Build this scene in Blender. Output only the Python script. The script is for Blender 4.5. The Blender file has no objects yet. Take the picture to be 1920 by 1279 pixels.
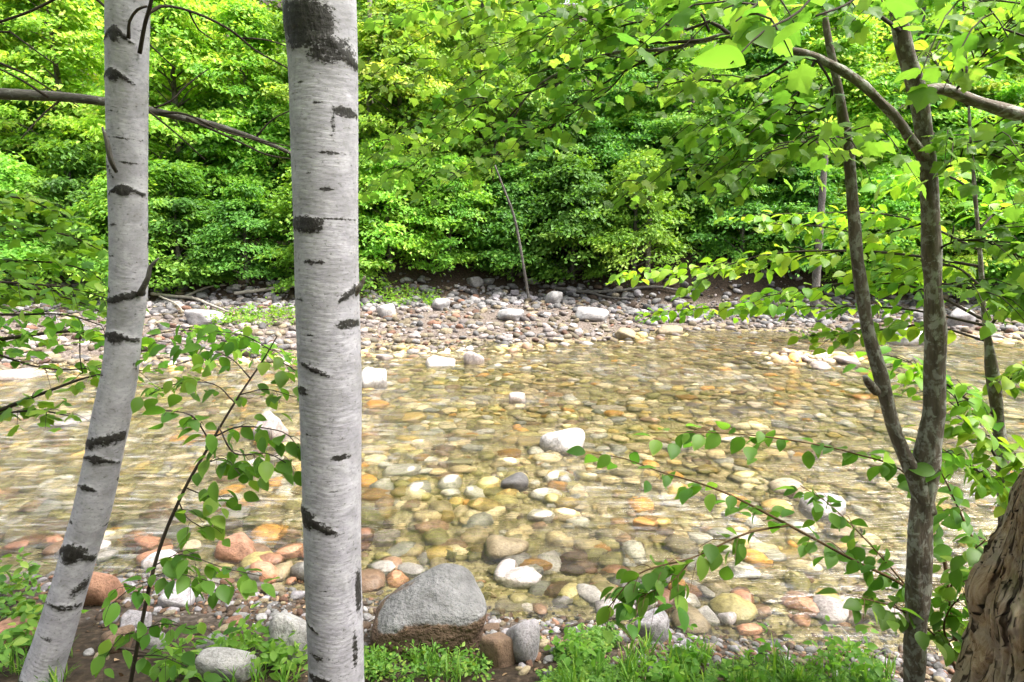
import bpy, math, random
import numpy as np
from mathutils import Vector, Matrix
random.seed(7); RS = np.random.RandomState(11)
SC = bpy.context.scene
COL = SC.collection
PI = math.pi
# ------------------------------------------------------------------ camera
H = 2.6; PITCH = math.radians(9.9); FPX = 1144.0
FW = np.array([0, math.cos(PITCH), -math.sin(PITCH)]); UP = np.array([0, math.sin(PITCH), math.cos(PITCH)])
RT = np.array([1.0, 0, 0]); CAM = np.array([0, 0, H])
def ray(u, v): return FW + RT * ((u - 960) / FPX) + UP * ((639.5 - v) / FPX)
def P(u, v, Y):
    d = ray(u, v); return CAM + d * (Y / d[1])
def depth(p): return float(np.dot(np.asarray(p) - CAM, FW))
def uv_of(p):
    q = np.asarray(p) - CAM; d = np.dot(q, FW)
    return 960 + FPX * q[0] / d, 639.5 - FPX * np.dot(q, UP) / d
cam = bpy.data.objects.new('camera', bpy.data.cameras.new('camera')); COL.objects.link(cam)
cam.location = CAM; cam.rotation_euler = (PI / 2 - PITCH, 0, 0)
cam.data.sensor_width = 36; cam.data.lens = FPX / 1920 * 36; cam.data.clip_end = 500; cam.data.clip_start = 0.05
SC.camera = cam
# ------------------------------------------------------------------ maths helpers
def sstep(a, b, x):
    t = np.clip((x - a) / (b - a), 0, 1); return t * t * (3 - 2 * t)
class SNoise:                       # sum of random plane waves, a cheap smooth noise in about -1..1
    def __init__(s, seed, n, f0, f1, dim=2):
        r = np.random.RandomState(seed); k = r.randn(n, dim); k /= np.linalg.norm(k, axis=1)[:, None]
        f = np.exp(r.uniform(math.log(f0), math.log(f1), n)); s.k = k * f[:, None]; s.p = r.uniform(0, 6.28, n); s.a = (f0 / f) ** 0.8
        s.a /= np.sqrt((s.a ** 2).sum())
    def __call__(s, X):
        return (np.sin(X @ s.k.T + s.p) * s.a).sum(-1)
def nrm(a): return a / np.maximum(np.linalg.norm(a, axis=-1, keepdims=True), 1e-9)
# ------------------------------------------------------------------ terrain
T1 = SNoise(1, 14, 0.25, 1.2); T2 = SNoise(2, 24, 2.0, 9.0); T3 = SNoise(3, 10, 0.05, 0.2)
def y_near(x): return np.interp(x, [-30, -5, -2.6, -1.2, 0, 1.0, 2.2, 6, 30], [4.6, 4.5, 4.25, 4.0, 3.75, 3.6, 3.45, 3.3, 3.3])
def y_far(x): return np.interp(x, [-30, -10, -6.5, -4, -2.8, 0, 2.2, 3.6, 5, 8, 12, 30], [11.5, 12, 12.6, 13.6, 14.2, 14.6, 15.0, 16.2, 16.8, 16.8, 16, 16])
def y_bank(x): return np.interp(x, [-30, -8, -4, 0, 2.4, 4, 9, 30], [17.5, 18, 18.8, 20, 20, 18.7, 18.6, 19])
def terrain(x, y):
    x = np.asarray(x, float); y = np.asarray(y, float); X = np.stack([x, y], -1)
    yn, yf, yb = y_near(x), y_far(x), y_bank(x)
    n1, n2 = T1(X), T2(X)
    near = 0.275 * (yn - y) + 0.04 * n1
    bed = -np.minimum(0.19, 0.03 + 0.17 * (y - yn)) ; bed2 = -np.minimum(0.21, 0.10 * (yf - y))
    bed = np.maximum(bed, bed2) + 0.05 * n1 * np.clip((y - yn), 0, 1) * np.clip(yf - y, 0, 1)
    bar = np.exp(-(((x - 6.3) / 1.5) ** 2 + ((y - 12.8) / 0.7) ** 2)); bed = bed + 0.24 * bar
    t = y - yf
    far = 0.1 * t + 0.03 * n1 * np.clip(t, 0, 1)
    far = np.where(far > 0.55, 0.55 + 0.25 * (far - 0.55), far)
    far = far + 1.1 * sstep(0, 2.2, y - yb) + 0.40 * np.maximum(0, y - yb - 1.2) + 0.5 * T3(X) * np.clip((y - yb - 2) / 4, 0, 1)
    z = np.where(y < yn, near, np.where(y < yf, bed, far))
    return z + 0.016 * n2
def tz(x, y): return float(terrain(np.array([x]), np.array([y]))[0])
def G(u, v):
    d = ray(u, v); d = d / d[1]; ys = np.arange(1.2, 40, 0.04)
    pz = H + d[2] * ys; tt = terrain(d[0] * ys, ys); k = np.argmax(pz < tt)
    y = ys[k] if pz[k] < tt[k] else 39.0
    return np.array([d[0] * y, y, tz(d[0] * y, y)])
# ------------------------------------------------------------------ mesh helpers
def mk_mesh(name, V, F, mat=None, smooth=True, attrs=None):
    V = np.ascontiguousarray(V, np.float32); me = bpy.data.meshes.new(name)
    if not isinstance(F, list): F = [F]
    F = [np.asarray(f, np.int32) for f in F if len(f)]
    nl = sum(f.size for f in F); nf = sum(len(f) for f in F)
    me.vertices.add(len(V)); me.vertices.foreach_set('co', V.ravel())
    me.loops.add(nl); me.loops.foreach_set('vertex_index', np.concatenate([f.ravel() for f in F]))
    me.polygons.add(nf); tot = np.concatenate([np.full(len(f), f.shape[1]) for f in F])
    st = np.concatenate([[0], np.cumsum(tot)[:-1]]).astype(np.int32)
    me.polygons.foreach_set('loop_start', st); me.polygons.foreach_set('loop_total', tot.astype(np.int32))
    me.update(calc_edges=True)
    me.polygons.foreach_set('use_smooth', np.full(nf, smooth))
    for k, a in (attrs or {}).items():
        a = np.asarray(a, np.float32)
        if a.ndim == 1: at = me.attributes.new(k, 'FLOAT', 'POINT'); at.data.foreach_set('value', a)
        elif a.shape[1] == 3: at = me.attributes.new(k, 'FLOAT_VECTOR', 'POINT'); at.data.foreach_set('vector', a.ravel())
        else: at = me.attributes.new(k, 'FLOAT_COLOR', 'POINT'); at.data.foreach_set('color', a.ravel())
    if mat: me.materials.append(mat)
    return me
def link(name, me, parent=None, loc=(0, 0, 0)):
    o = bpy.data.objects.new(name, me); COL.objects.link(o); o.location = loc
    if parent is not None: o.parent = parent
    return o
def tag(o, label, cat, group=None, kind=None):
    if label: o['label'] = label
    if cat: o['category'] = cat
    if group: o['group'] = group
    if kind: o['kind'] = kind
    return o
def empty(name, loc, label, cat, group=None):
    o = bpy.data.objects.new(name, None); COL.objects.link(o); o.location = [float(c) for c in loc]; o.empty_display_size = 0.2
    return tag(o, label, cat, group)
class MB:                           # collects geometry of ONE mesh; all points in world space, moved to the parent's frame on build
    def __init__(s): s.V = []; s.T = []; s.Q = []; s.A = {}; s.n = 0
    def add(s, V, T=None, Q=None, **attrs):
        V = np.asarray(V, float)
        if T is not None and len(T): s.T.append(np.asarray(T) + s.n)
        if Q is not None and len(Q): s.Q.append(np.asarray(Q) + s.n)
        s.V.append(V); s.n += len(V)
        for k, a in attrs.items(): s.A.setdefault(k, []).append(np.asarray(a))
    def build(s, name, mat, parent=None, origin=None, smooth=True, prefix=None):
        V = np.concatenate(s.V); o0 = np.zeros(3) if origin is None else np.asarray(origin)
        if parent is not None and origin is None: o0 = np.array(parent.location)
        F = [np.concatenate(x) for x in (s.T, s.Q) if x]
        me = mk_mesh(name, V - o0, F, mat, smooth, {k: np.concatenate(a) for k, a in s.A.items()})
        return link(name, me, parent, (0, 0, 0) if parent is not None else o0)
def spline(pts, step):
    pts = np.asarray(pts, float)
    if len(pts) == 2: pts = np.array([pts[0], (pts[0] + pts[1]) / 2, pts[1]])
    Q = np.vstack([2 * pts[0] - pts[1], pts, 2 * pts[-1] - pts[-2]]); out = []
    for i in range(1, len(Q) - 2):
        p0, p1, p2, p3 = Q[i - 1], Q[i], Q[i + 1], Q[i + 2]
        n = max(2, int(np.linalg.norm((p2 - p1)[:3]) / step)); t = np.linspace(0, 1, n, endpoint=False)[:, None]
        out.append(0.5 * ((2 * p1) + (-p0 + p2) * t + (2 * p0 - 5 * p1 + 4 * p2 - p3) * t ** 2 + (-p0 + 3 * p1 - 3 * p2 + p3) * t ** 3))
    out.append(pts[-1:]); return np.vstack(out)
def tube(pts, step=0.05, segs=8, disp=None, close=True):
    """pts rows x,y,z,r -> V, quads, tris, bk (undeformed bark coordinates), ring data"""
    S = spline(pts, step); C = S[:, :3]; R = np.maximum(S[:, 3], 0.0006)
    t = nrm(np.gradient(C, axis=0)); n = len(C)
    ref = np.array([0, -1.0, 0]) if abs(t[0][1]) < 0.8 else np.array([0, 0, 1.0])
    a = np.zeros((n, 3)); p = ref
    for i in range(n):
        p = p - t[i] * np.dot(p, t[i]); p = p / np.linalg.norm(p); a[i] = p
    b = np.cross(t, a)              # a faces -Y (the camera side), b to the side
    ph = np.linspace(0, 2 * PI, segs, endpoint=False)
    L = np.concatenate([[0], np.cumsum(np.linalg.norm(np.diff(C, axis=0), axis=1))])
    PH, LL = np.meshgrid(ph, L); RR = np.repeat(R[:, None], segs, 1)
    bk = np.stack([RR * np.cos(PH), RR * np.sin(PH), LL], -1)
    D = RR if disp is None else RR + disp(PH, LL, RR, bk)
    V = C[:, None] + D[..., None] * (np.cos(PH)[..., None] * a[:, None] + np.sin(PH)[..., None] * b[:, None])
    i = np.arange(n - 1)[:, None] * segs; j = np.arange(segs)[None]; j2 = (j + 1) % segs
    Q = np.stack([i + j, i + j2, i + segs + j2, i + segs + j], -1).reshape(-1, 4)
    V = V.reshape(-1, 3); bk = bk.reshape(-1, 3); T = np.zeros((0, 3), int)
    if close:
        V = np.vstack([V, C[-1] + t[-1] * R[-1] * .3, C[0]]); bk = np.vstack([bk, [0, 0, L[-1]], [0, 0, 0]])
        e = (n - 1) * segs; jj = np.arange(segs)
        T = np.vstack([np.stack([e + jj, e + (jj + 1) % segs, np.full(segs, n * segs)], -1), np.stack([(jj + 1) % segs, jj, np.full(segs, n * segs + 1)], -1)])
    return V, Q, T, bk, (C, R, t, a, b, L)
def px(pts):                        # rows u, v, Y, width in pixels -> x,y,z,r
    out = []
    for u, v, Y, w in pts:
        p = P(u, v, Y); out.append([*p, 0.5 * w * depth(p) / FPX])
    return np.array(out)
# ------------------------------------------------------------------ node helpers
def new_mat(name):
    m = bpy.data.materials.new(name); m.use_nodes = True; nt = m.node_tree; nt.nodes.clear()
    out = nt.nodes.new('ShaderNodeOutputMaterial'); return m, nt, out
def N(nt, typ, ins=None, **kw):
    n = nt.nodes.new('ShaderNode' + typ)
    for k, v in kw.items(): setattr(n, k, v)
    for k, v in (ins or {}).items():
        s = n.inputs[k]
        if isinstance(v, bpy.types.NodeSocket): nt.links.new(v, s)
        else: s.default_value = v
    return n
def c4(c): return (c[0], c[1], c[2], 1)
def ramp(nt, fac, stops, interp='LINEAR'):
    r = N(nt, 'ValToRGB', {'Fac': fac}); r.color_ramp.interpolation = interp
    el = r.color_ramp.elements
    while len(el) < len(stops): el.new(0.5)
    for e, (p, c) in zip(el, stops): e.position = p; e.color = c4(c) if len(c) == 3 else c
    return r.outputs[0]
def mixc(nt, fac, a, b, mode='MIX'):
    n = N(nt, 'Mix', data_type='RGBA', blend_type=mode)
    for k, v in ((0, fac), (6, a), (7, b)):
        if isinstance(v, bpy.types.NodeSocket): nt.links.new(v, n.inputs[k])
        else: n.inputs[k].default_value = v if k == 0 else c4(v)
    return n.outputs[2]
def math_(nt, op, a, b=0.0, c=0.0, clamp=False):
    n = N(nt, 'Math', operation=op, use_clamp=clamp)
    for i, v in enumerate((a, b, c)):
        if isinstance(v, bpy.types.NodeSocket): nt.links.new(v, n.inputs[i])
        else: n.inputs[i].default_value = v
    return n.outputs[0]
def noise(nt, vec, scale, detail=4, rough=0.55, dist=0.0):
    return N(nt, 'TexNoise', {'Vector': vec, 'Scale': scale, 'Detail': detail, 'Roughness': rough, 'Distortion': dist}).outputs['Fac']
def mapping(nt, vec, scale=(1, 1, 1), rot=(0, 0, 0)):
    return N(nt, 'Mapping', {'Vector': vec, 'Scale': scale, 'Rotation': rot}).outputs[0]
def mrange(nt, v, a, b, c=0.0, d=1.0):
    return N(nt, 'MapRange', {'Value': v, 'From Min': a, 'From Max': b, 'To Min': c, 'To Max': d}).outputs[0]
def attr(nt, name, out='Fac'): return N(nt, 'Attribute', attribute_name=name).outputs[out]
# ------------------------------------------------------------------ materials
def leaf_mat(name, stops, transl=0.42, tmul=(1.5, 1.4, 0.6), rough=0.5, objvar=0.16):
    m, nt, out = new_mat(name); r = attr(nt, 'rnd')
    col = ramp(nt, r, stops)
    oi = N(nt, 'ObjectInfo').outputs['Random']
    col = N(nt, 'HueSaturation', {'Color': col, 'Hue': mrange(nt, oi, 0, 1, 0.5 - 0.010, 0.5 + 0.010), 'Value': mrange(nt, oi, 0, 1, 1 - objvar, 1 + objvar), 'Saturation': 1.0, 'Fac': 1.0}).outputs[0]
    pr = N(nt, 'BsdfPrincipled', {'Base Color': col, 'Roughness': rough, 'Specular IOR Level': 0.3})
    tc = mixc(nt, 1.0, col, tmul, 'MULTIPLY')
    tr = N(nt, 'BsdfTranslucent', {'Color': tc})
    mx = N(nt, 'MixShader', {0: transl, 1: pr.outputs[0], 2: tr.outputs[0]})
    nt.links.new(mx.outputs[0], out.inputs[0]); return m
M = {}
M['leaf_bright'] = leaf_mat('bright_leaf', [(0, (0.11, 0.27, 0.03)), (0.5, (0.23, 0.43, 0.05)), (0.85, (0.36, 0.55, 0.09)), (1, (0.50, 0.58, 0.14))], transl=0.5)
M['leaf_mid'] = leaf_mat('mid_leaf', [(0, (0.08, 0.22, 0.03)), (0.6, (0.17, 0.36, 0.04)), (1, (0.31, 0.50, 0.08))], transl=0.48)
M['leaf_dark'] = leaf_mat('dark_leaf', [(0, (0.05, 0.15, 0.02)), (0.6, (0.10, 0.26, 0.035)), (1, (0.20, 0.38, 0.05))], transl=0.45)
M['leaf_near'] = leaf_mat('near_leaf', [(0, (0.08, 0.19, 0.03)), (0.6, (0.15, 0.29, 0.045)), (1, (0.27, 0.41, 0.075))], tmul=(1.35, 1.38, 0.7), transl=0.62, objvar=.1, rough=0.45)
M['leaf_beech'] = leaf_mat('beech_leaf', [(0, (0.08, 0.21, 0.02)), (0.6, (0.16, 0.33, 0.03)), (1, (0.30, 0.46, 0.06))], transl=0.5, rough=0.42)
M['herb'] = leaf_mat('herb_leaf', [(0, (0.06, 0.16, 0.025)), (0.6, (0.13, 0.27, 0.04)), (1, (0.28, 0.39, 0.07))])
def birch_mat():
    m, nt, out = new_mat('white_birch_bark'); bk = attr(nt, 'bk', 'Vector'); mk = attr(nt, 'mark')
    n1 = noise(nt, mapping(nt, bk, (9, 9, 14)), 1.0, 7, 0.7, 0.5)
    base = ramp(nt, n1, [(0.3, (0.25, 0.24, 0.27)), (0.5, (0.37, 0.355, 0.40)), (0.7, (0.50, 0.485, 0.53))])
    f1 = noise(nt, mapping(nt, bk, (22, 22, 170)), 1.0, 6, 0.7, 0.35)         # fine papery bands
    base = mixc(nt, mrange(nt, f1, 0.52, 0.76, 0, 0.26), base, (0.20, 0.19, 0.20))
    l1 = noise(nt, mapping(nt, bk, (19, 19, 150)), 1.0, 3, 0.6, 0.2)         # lenticels
    base = mixc(nt, mrange(nt, l1, 0.655, 0.70, 0, 0.8), base, (0.09, 0.08, 0.075))
    g = noise(nt, mapping(nt, bk, (7, 7, 5)), 1.0, 6, 0.68, 0.6)
    base = mixc(nt, mrange(nt, g, 0.46, 0.68, 0, 0.6), base, (0.21, 0.205, 0.21))
    rg = noise(nt, mapping(nt, bk, (60, 60, 85)), 1.0, 4, 0.65)
    mm = math_(nt, 'ADD', mk, math_(nt, 'MULTIPLY', math_(nt, 'SUBTRACT', rg, 0.5), 2.4))
    mask = mrange(nt, mm, 0.34, 0.60)
    base = mixc(nt, mrange(nt, mm, 0.02, 0.5, 0, 0.6), base, (0.17, 0.165, 0.16))
    rc = noise(nt, mapping(nt, bk, (70, 70, 40)), 1.0, 3, 0.6)
    dark = ramp(nt, rc, [(0.3, (0.012, 0.011, 0.010)), (0.6, (0.03, 0.027, 0.025)), (0.85, (0.11, 0.10, 0.095))])
    col = mixc(nt, mask, base, dark)
    hgt = math_(nt, 'ADD', math_(nt, 'MULTIPLY', f1, 0.6), math_(nt, 'MULTIPLY', math_(nt, 'MULTIPLY', rc, mask), 2.5))
    bp = N(nt, 'Bump', {'Height': hgt, 'Strength': 0.55, 'Distance': 0.004})
    pr = N(nt, 'BsdfPrincipled', {'Base Color': col, 'Roughness': 0.62, 'Specular IOR Level': 0.3, 'Normal': bp.outputs[0]})
    nt.links.new(pr.outputs[0], out.inputs[0]); return m
M['birch'] = birch_mat()
def bark_mat(name, c0, c1, lich, lich_amt, vs=7.0):
    m, nt, out = new_mat(name); bk = attr(nt, 'bk', 'Vector')
    n1 = noise(nt, mapping(nt, bk, (55, 55, 12)), 1.0, 5, 0.65)
    col = ramp(nt, n1, [(0.3, c0), (0.7, c1)])
    n2 = noise(nt, mapping(nt, bk, (28, 28, 20)), 1.0, 5, 0.7, 0.4)
    col = mixc(nt, mrange(nt, n2, 0.58 - lich_amt, 0.66 - lich_amt, 0, 0.85), col, lich)
    n3 = noise(nt, mapping(nt, bk, (9, 9, 3)), 1.0, 3, 0.6)
    col = mixc(nt, mrange(nt, n3, 0.35, 0.65, 0.0, 0.6), col, tuple(x * 0.55 for x in c0))
    bp = N(nt, 'Bump', {'Height': math_(nt, 'ADD', n1, math_(nt, 'MULTIPLY', n2, 0.5)), 'Strength': 0.8, 'Distance': 0.008})
    pr = N(nt, 'BsdfPrincipled', {'Base Color': col, 'Roughness': 0.85, 'Specular IOR Level': 0.2, 'Normal': bp.outputs[0]})
    nt.links.new(pr.outputs[0], out.inputs[0]); return m
M['bark'] = bark_mat('grey_brown_bark', (0.075, 0.06, 0.048), (0.21, 0.175, 0.14), (0.38, 0.38, 0.34), 0.085)
M['twig'] = bark_mat('dark_twig_bark', (0.03, 0.024, 0.018), (0.08, 0.062, 0.045), (0.15, 0.14, 0.11), -0.04)
M['redtwig'] = bark_mat('reddish_twig_bark', (0.07, 0.045, 0.02), (0.17, 0.10, 0.05), (0.2, 0.14, 0.07), -0.04)
M['farbark'] = bark_mat('far_tree_bark', (0.06, 0.052, 0.045), (0.17, 0.15, 0.13), (0.3, 0.3, 0.27), 0.02)
M['dead'] = bark_mat('bleached_dead_wood', (0.22, 0.19, 0.16), (0.46, 0.42, 0.37), (0.55, 0.52, 0.47), 0.0)
M['deadbranch'] = bark_mat('grey_dead_branch_bark', (0.07, 0.063, 0.056), (0.18, 0.165, 0.15), (0.30, 0.30, 0.28), 0.03)
def stump_mat():
    m, nt, out = new_mat('weathered_stump_wood'); bk = attr(nt, 'bk', 'Vector')
    n1 = noise(nt, mapping(nt, bk, (75, 75, 11)), 1.0, 9, 0.8, 0.8)
    col = ramp(nt, n1, [(0.32, (0.05, 0.03, 0.02)), (0.44, (0.40, 0.25, 0.15)), (0.56, (0.62, 0.45, 0.31)), (0.72, (0.72, 0.60, 0.48))])
    n2 = noise(nt, mapping(nt, bk, (6, 6, 5)), 1.0, 4, 0.6)
    col = mixc(nt, mrange(nt, n2, 0.45, 0.65, 0, 0.75), col, (0.55, 0.47, 0.41))
    n3 = noise(nt, mapping(nt, bk, (5, 5, 4)), 1.7, 4, 0.6)
    col = mixc(nt, mrange(nt, n3, 0.56, 0.70, 0, 0.7), col, (0.24, 0.21, 0.08))
    fz = noise(nt, mapping(nt, bk, (17, 17, 1.6)), 1.0, 3, 0.5, 0.5); rg = math_(nt, 'ABSOLUTE', math_(nt, 'SUBTRACT', fz, 0.5))      # long dark fissures
    fis = mrange(nt, rg, 0.006, 0.022, 1, 0); col = mixc(nt, math_(nt, 'MULTIPLY', fis, 0.9, clamp=True), col, (0.03, 0.018, 0.012)); n1 = math_(nt, 'SUBTRACT', n1, math_(nt, 'MULTIPLY', fis, 0.7))
    cr = attr(nt, 'mark'); col = mixc(nt, mrange(nt, cr, 0.25, 0.6), col, (0.015, 0.01, 0.007))
    bp = N(nt, 'Bump', {'Height': n1, 'Strength': 1.0, 'Distance': 0.02})
    pr = N(nt, 'BsdfPrincipled', {'Base Color': col, 'Roughness': 0.8, 'Specular IOR Level': 0.2, 'Normal': bp.outputs[0]})
    nt.links.new(pr.outputs[0], out.inputs[0]); return m
M['stump'] = stump_mat()
def stone_mat(name, src):
    m, nt, out = new_mat(name)
    if src == 'obj':
        oi = N(nt, 'ObjectInfo'); c = oi.outputs['Color']
        co = N(nt, 'VectorMath', {0: N(nt, 'TexCoord').outputs['Object'], 1: N(nt, 'CombineXYZ', {0: math_(nt, 'MULTIPLY', oi.outputs['Random'], 37.0), 1: 0.0, 2: 0.0}).outputs[0]}, operation='ADD').outputs[0]
        s1, s2, s3 = 2.2, 9.0, 30.0
    else:
        c = attr(nt, 'col', 'Color'); co = N(nt, 'NewGeometry').outputs['Position']; s1, s2, s3 = 9.0, 40.0, 110.0
    n1 = noise(nt, co, s1, 5, 0.6, 0.5); n2 = noise(nt, co, s2, 4, 0.65); n3 = noise(nt, co, s3, 2, 0.6)
    col = mixc(nt, 1.0, c, ramp(nt, n1, [(0.3, (0.58, 0.56, 0.54)), (0.5, (1, 1, 1)), (0.72, (1.28, 1.25, 1.2))]), 'MULTIPLY')
    col = mixc(nt, 1.0, col, ramp(nt, n2, [(0.32, (0.62, 0.6, 0.58)), (0.5, (1, 1, 1)), (0.7, (1.15, 1.15, 1.15))]), 'MULTIPLY')
    col = mixc(nt, mrange(nt, n3, 0.62, 0.68, 0, 0.55), col, mixc(nt, 1.0, c, (0.3, 0.3, 0.31), 'MULTIPLY'))
    bp = N(nt, 'Bump', {'Height': math_(nt, 'ADD', n2, math_(nt, 'MULTIPLY', n1, 1.2)), 'Strength': 0.5, 'Distance': 0.02})
    # stones are wet (darker, glossier) up to just above the water line
    z = N(nt, 'SeparateXYZ', {0: N(nt, 'NewGeometry').outputs['Position']}).outputs[2]
    zz = math_(nt, 'ADD', z, math_(nt, 'MULTIPLY', n1, 0.06))
    wet = mrange(nt, zz, 0.06, 0.13, 1, 0)
    col = mixc(nt, math_(nt, 'MULTIPLY', wet, 0.8), col, mixc(nt, 1.0, col, (0.66, 0.61, 0.52), 'MULTIPLY'))
    pr = N(nt, 'BsdfPrincipled', {'Base Color': col, 'Roughness': mrange(nt, wet, 0, 1, 0.8, 0.4), 'Specular IOR Level': 0.35, 'Normal': bp.outputs[0]})
    nt.links.new(pr.outputs[0], out.inputs[0]); return m
M['stone'] = stone_mat('river_stone', 'obj'); M['pebble'] = stone_mat('gravel_stone', 'attr')
def boulder_mat():
    m, nt, out = new_mat('granite_boulder'); co = N(nt, 'TexCoord').outputs['Object']
    n1 = noise(nt, co, 5.0, 6, 0.65); n2 = noise(nt, co, 70.0, 3, 0.7); n3 = noise(nt, co, 26.0, 4, 0.6)
    col = ramp(nt, n1, [(0.3, (0.09, 0.087, 0.088)), (0.6, (0.20, 0.195, 0.20)), (0.8, (0.31, 0.305, 0.31))])
    col = mixc(nt, mrange(nt, n2, 0.55, 0.63, 0, 0.7), col, (0.10, 0.10, 0.105))
    col = mixc(nt, mrange(nt, n3, 0.58, 0.7, 0, 0.5), col, (0.17, 0.165, 0.16))
    st = attr(nt, 'stain'); s = math_(nt, 'ADD', st, math_(nt, 'MULTIPLY', math_(nt, 'SUBTRACT', n3, 0.5), 0.9))
    brown = ramp(nt, n1, [(0.3, (0.055, 0.034, 0.024)), (0.7, (0.17, 0.11, 0.075))])
    col = mixc(nt, mrange(nt, s, 0.4, 0.65), col, brown)
    bp = N(nt, 'Bump', {'Height': math_(nt, 'ADD', n3, math_(nt, 'MULTIPLY', n1, 2)), 'Strength': 1.0, 'Distance': 0.03})
    pr = N(nt, 'BsdfPrincipled', {'Base Color': col, 'Roughness': 0.8, 'Specular IOR Level': 0.25, 'Normal': bp.outputs[0]})
    nt.links.new(pr.outputs[0], out.inputs[0]); return m
M['boulder'] = boulder_mat()
def ground_mat():
    m, nt, out = new_mat('stream_bed_and_forest_floor'); pos = N(nt, 'NewGeometry').outputs['Position']
    sx = N(nt, 'SeparateXYZ', {0: pos}); x, y, z = sx.outputs
    vo = N(nt, 'TexVoronoi', {'Vector': pos, 'Scale': 16.0}); vo2 = N(nt, 'TexVoronoi', {'Vector': pos, 'Scale': 38.0})
    cell = N(nt, 'SeparateColor', {0: vo.outputs['Color']}).outputs[0]; cell2 = N(nt, 'SeparateColor', {0: vo2.outputs['Color']}).outputs[0]
    bed = ramp(nt, cell, [(0, (0.06, 0.045, 0.02)), (0.4, (0.26, 0.20, 0.09)), (0.75, (0.36, 0.29, 0.15)), (1, (0.48, 0.40, 0.26))])
    bed2 = ramp(nt, cell2, [(0, (0.05, 0.04, 0.02)), (0.6, (0.18, 0.145, 0.075)), (1, (0.36, 0.30, 0.19))])
    bed = mixc(nt, 0.5, bed, bed2)
    dry = ramp(nt, cell2, [(0, (0.05, 0.04, 0.032)), (0.6, (0.12, 0.095, 0.08)), (1, (0.20, 0.165, 0.145))])
    nz = noise(nt, pos, 3.0, 5, 0.6)
    zz = math_(nt, 'ADD', z, math_(nt, 'MULTIPLY', math_(nt, 'SUBTRACT', nz, 0.5), 0.12))
    col = mixc(nt, mrange(nt, zz, -0.02, 0.05), bed, dry)
    nl = noise(nt, pos, 22.0, 5, 0.7)
    soil = ramp(nt, nl, [(0.3, (0.014, 0.010, 0.007)), (0.55, (0.04, 0.028, 0.019)), (0.75, (0.10, 0.07, 0.048))])
    nz2 = noise(nt, pos, 1.6, 4, 0.6)
    z2 = math_(nt, 'ADD', z, math_(nt, 'MULTIPLY', math_(nt, 'SUBTRACT', nz2, 0.5), 0.5))
    farz = math_(nt, 'MULTIPLY', mrange(nt, y, 8, 9), mrange(nt, z2, 0.42, 0.68)); nearz = math_(nt, 'MULTIPLY', mrange(nt, y, 8, 9, 1, 0), mrange(nt, z2, 0.05, 0.24))
    col = mixc(nt, math_(nt, 'ADD', farz, nearz, clamp=True), col, soil)
    hg = math_(nt, 'ADD', math_(nt, 'MULTIPLY', vo.outputs['Distance'], -1.0), math_(nt, 'MULTIPLY', nl, 0.6))
    bp = N(nt, 'Bump', {'Height': hg, 'Strength': 0.8, 'Distance': 0.03})
    pr = N(nt, 'BsdfPrincipled', {'Base Color': col, 'Roughness': 0.9, 'Specular IOR Level': 0.2, 'Normal': bp.outputs[0]})
    nt.links.new(pr.outputs[0], out.inputs[0]); return m
M['ground'] = ground_mat()
def water_mat():
    m, nt, out = new_mat('clear_shallow_water'); pos = N(nt, 'NewGeometry').outputs['Position']
    w1 = noise(nt, mapping(nt, pos, (1.5, 5.0, 1)), 1.0, 4, 0.55, 0.6)
    w2 = noise(nt, mapping(nt, pos, (5.0, 17.0, 1), (0, 0, 0.12)), 1.0, 3, 0.55, 0.4)
    rif = noise(nt, mapping(nt, pos, (0.28, 0.5, 1)), 1.0, 3, 0.5)
    sep = N(nt, 'SeparateXYZ', {0: pos}); left = mrange(nt, sep.outputs[0], -0.4, -2.4, 0, 0.14); low = math_(nt, 'MULTIPLY', mrange(nt, sep.outputs[0], 0.3, 1.6), mrange(nt, sep.outputs[1], 7.5, 5.0, 0, 0.13))
    rif = math_(nt, 'ADD', rif, math_(nt, 'ADD', left, low))
    amp = mrange(nt, rif, 0.42, 0.68, 0.3, 1.7)
    hgt = math_(nt, 'MULTIPLY', amp, math_(nt, 'ADD', w1, math_(nt, 'MULTIPLY', w2, 0.32)))
    bp = N(nt, 'Bump', {'Height': hgt, 'Strength': 1.0, 'Distance': 0.062})
    fr = N(nt, 'Fresnel', {'IOR': 1.33, 'Normal': bp.outputs[0]})
    tr = N(nt, 'BsdfRefraction', {'Color': (0.94, 0.95, 0.86, 1), 'IOR': 1.33, 'Roughness': 0.0, 'Normal': bp.outputs[0]}); gl = N(nt, 'BsdfGlossy', {'Color': (1, 1, 1, 1), 'Roughness': 0.14, 'Normal': bp.outputs[0]})
    mx = N(nt, 'MixShader', {0: fr.outputs[0], 1: tr.outputs[0], 2: gl.outputs[0]})
    fo = noise(nt, mapping(nt, pos, (2.6, 13.0, 1), (0, 0, 0.06)), 1.0, 5, 0.6, 0.8)       # pale streaks: sky sheen painted as diffuse colour, with some riffle foam
    fm = math_(nt, 'MULTIPLY', mrange(nt, fo, 0.52, 0.78, 0, 0.36), mrange(nt, rif, 0.50, 0.66))
    df = N(nt, 'BsdfDiffuse', {'Color': (0.62, 0.61, 0.63, 1)})
    mx = N(nt, 'MixShader', {0: fm, 1: mx.outputs[0], 2: df.outputs[0]})
    nt.links.new(mx.outputs[0], out.inputs[0]); return m
M['water'] = water_mat()
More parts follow.
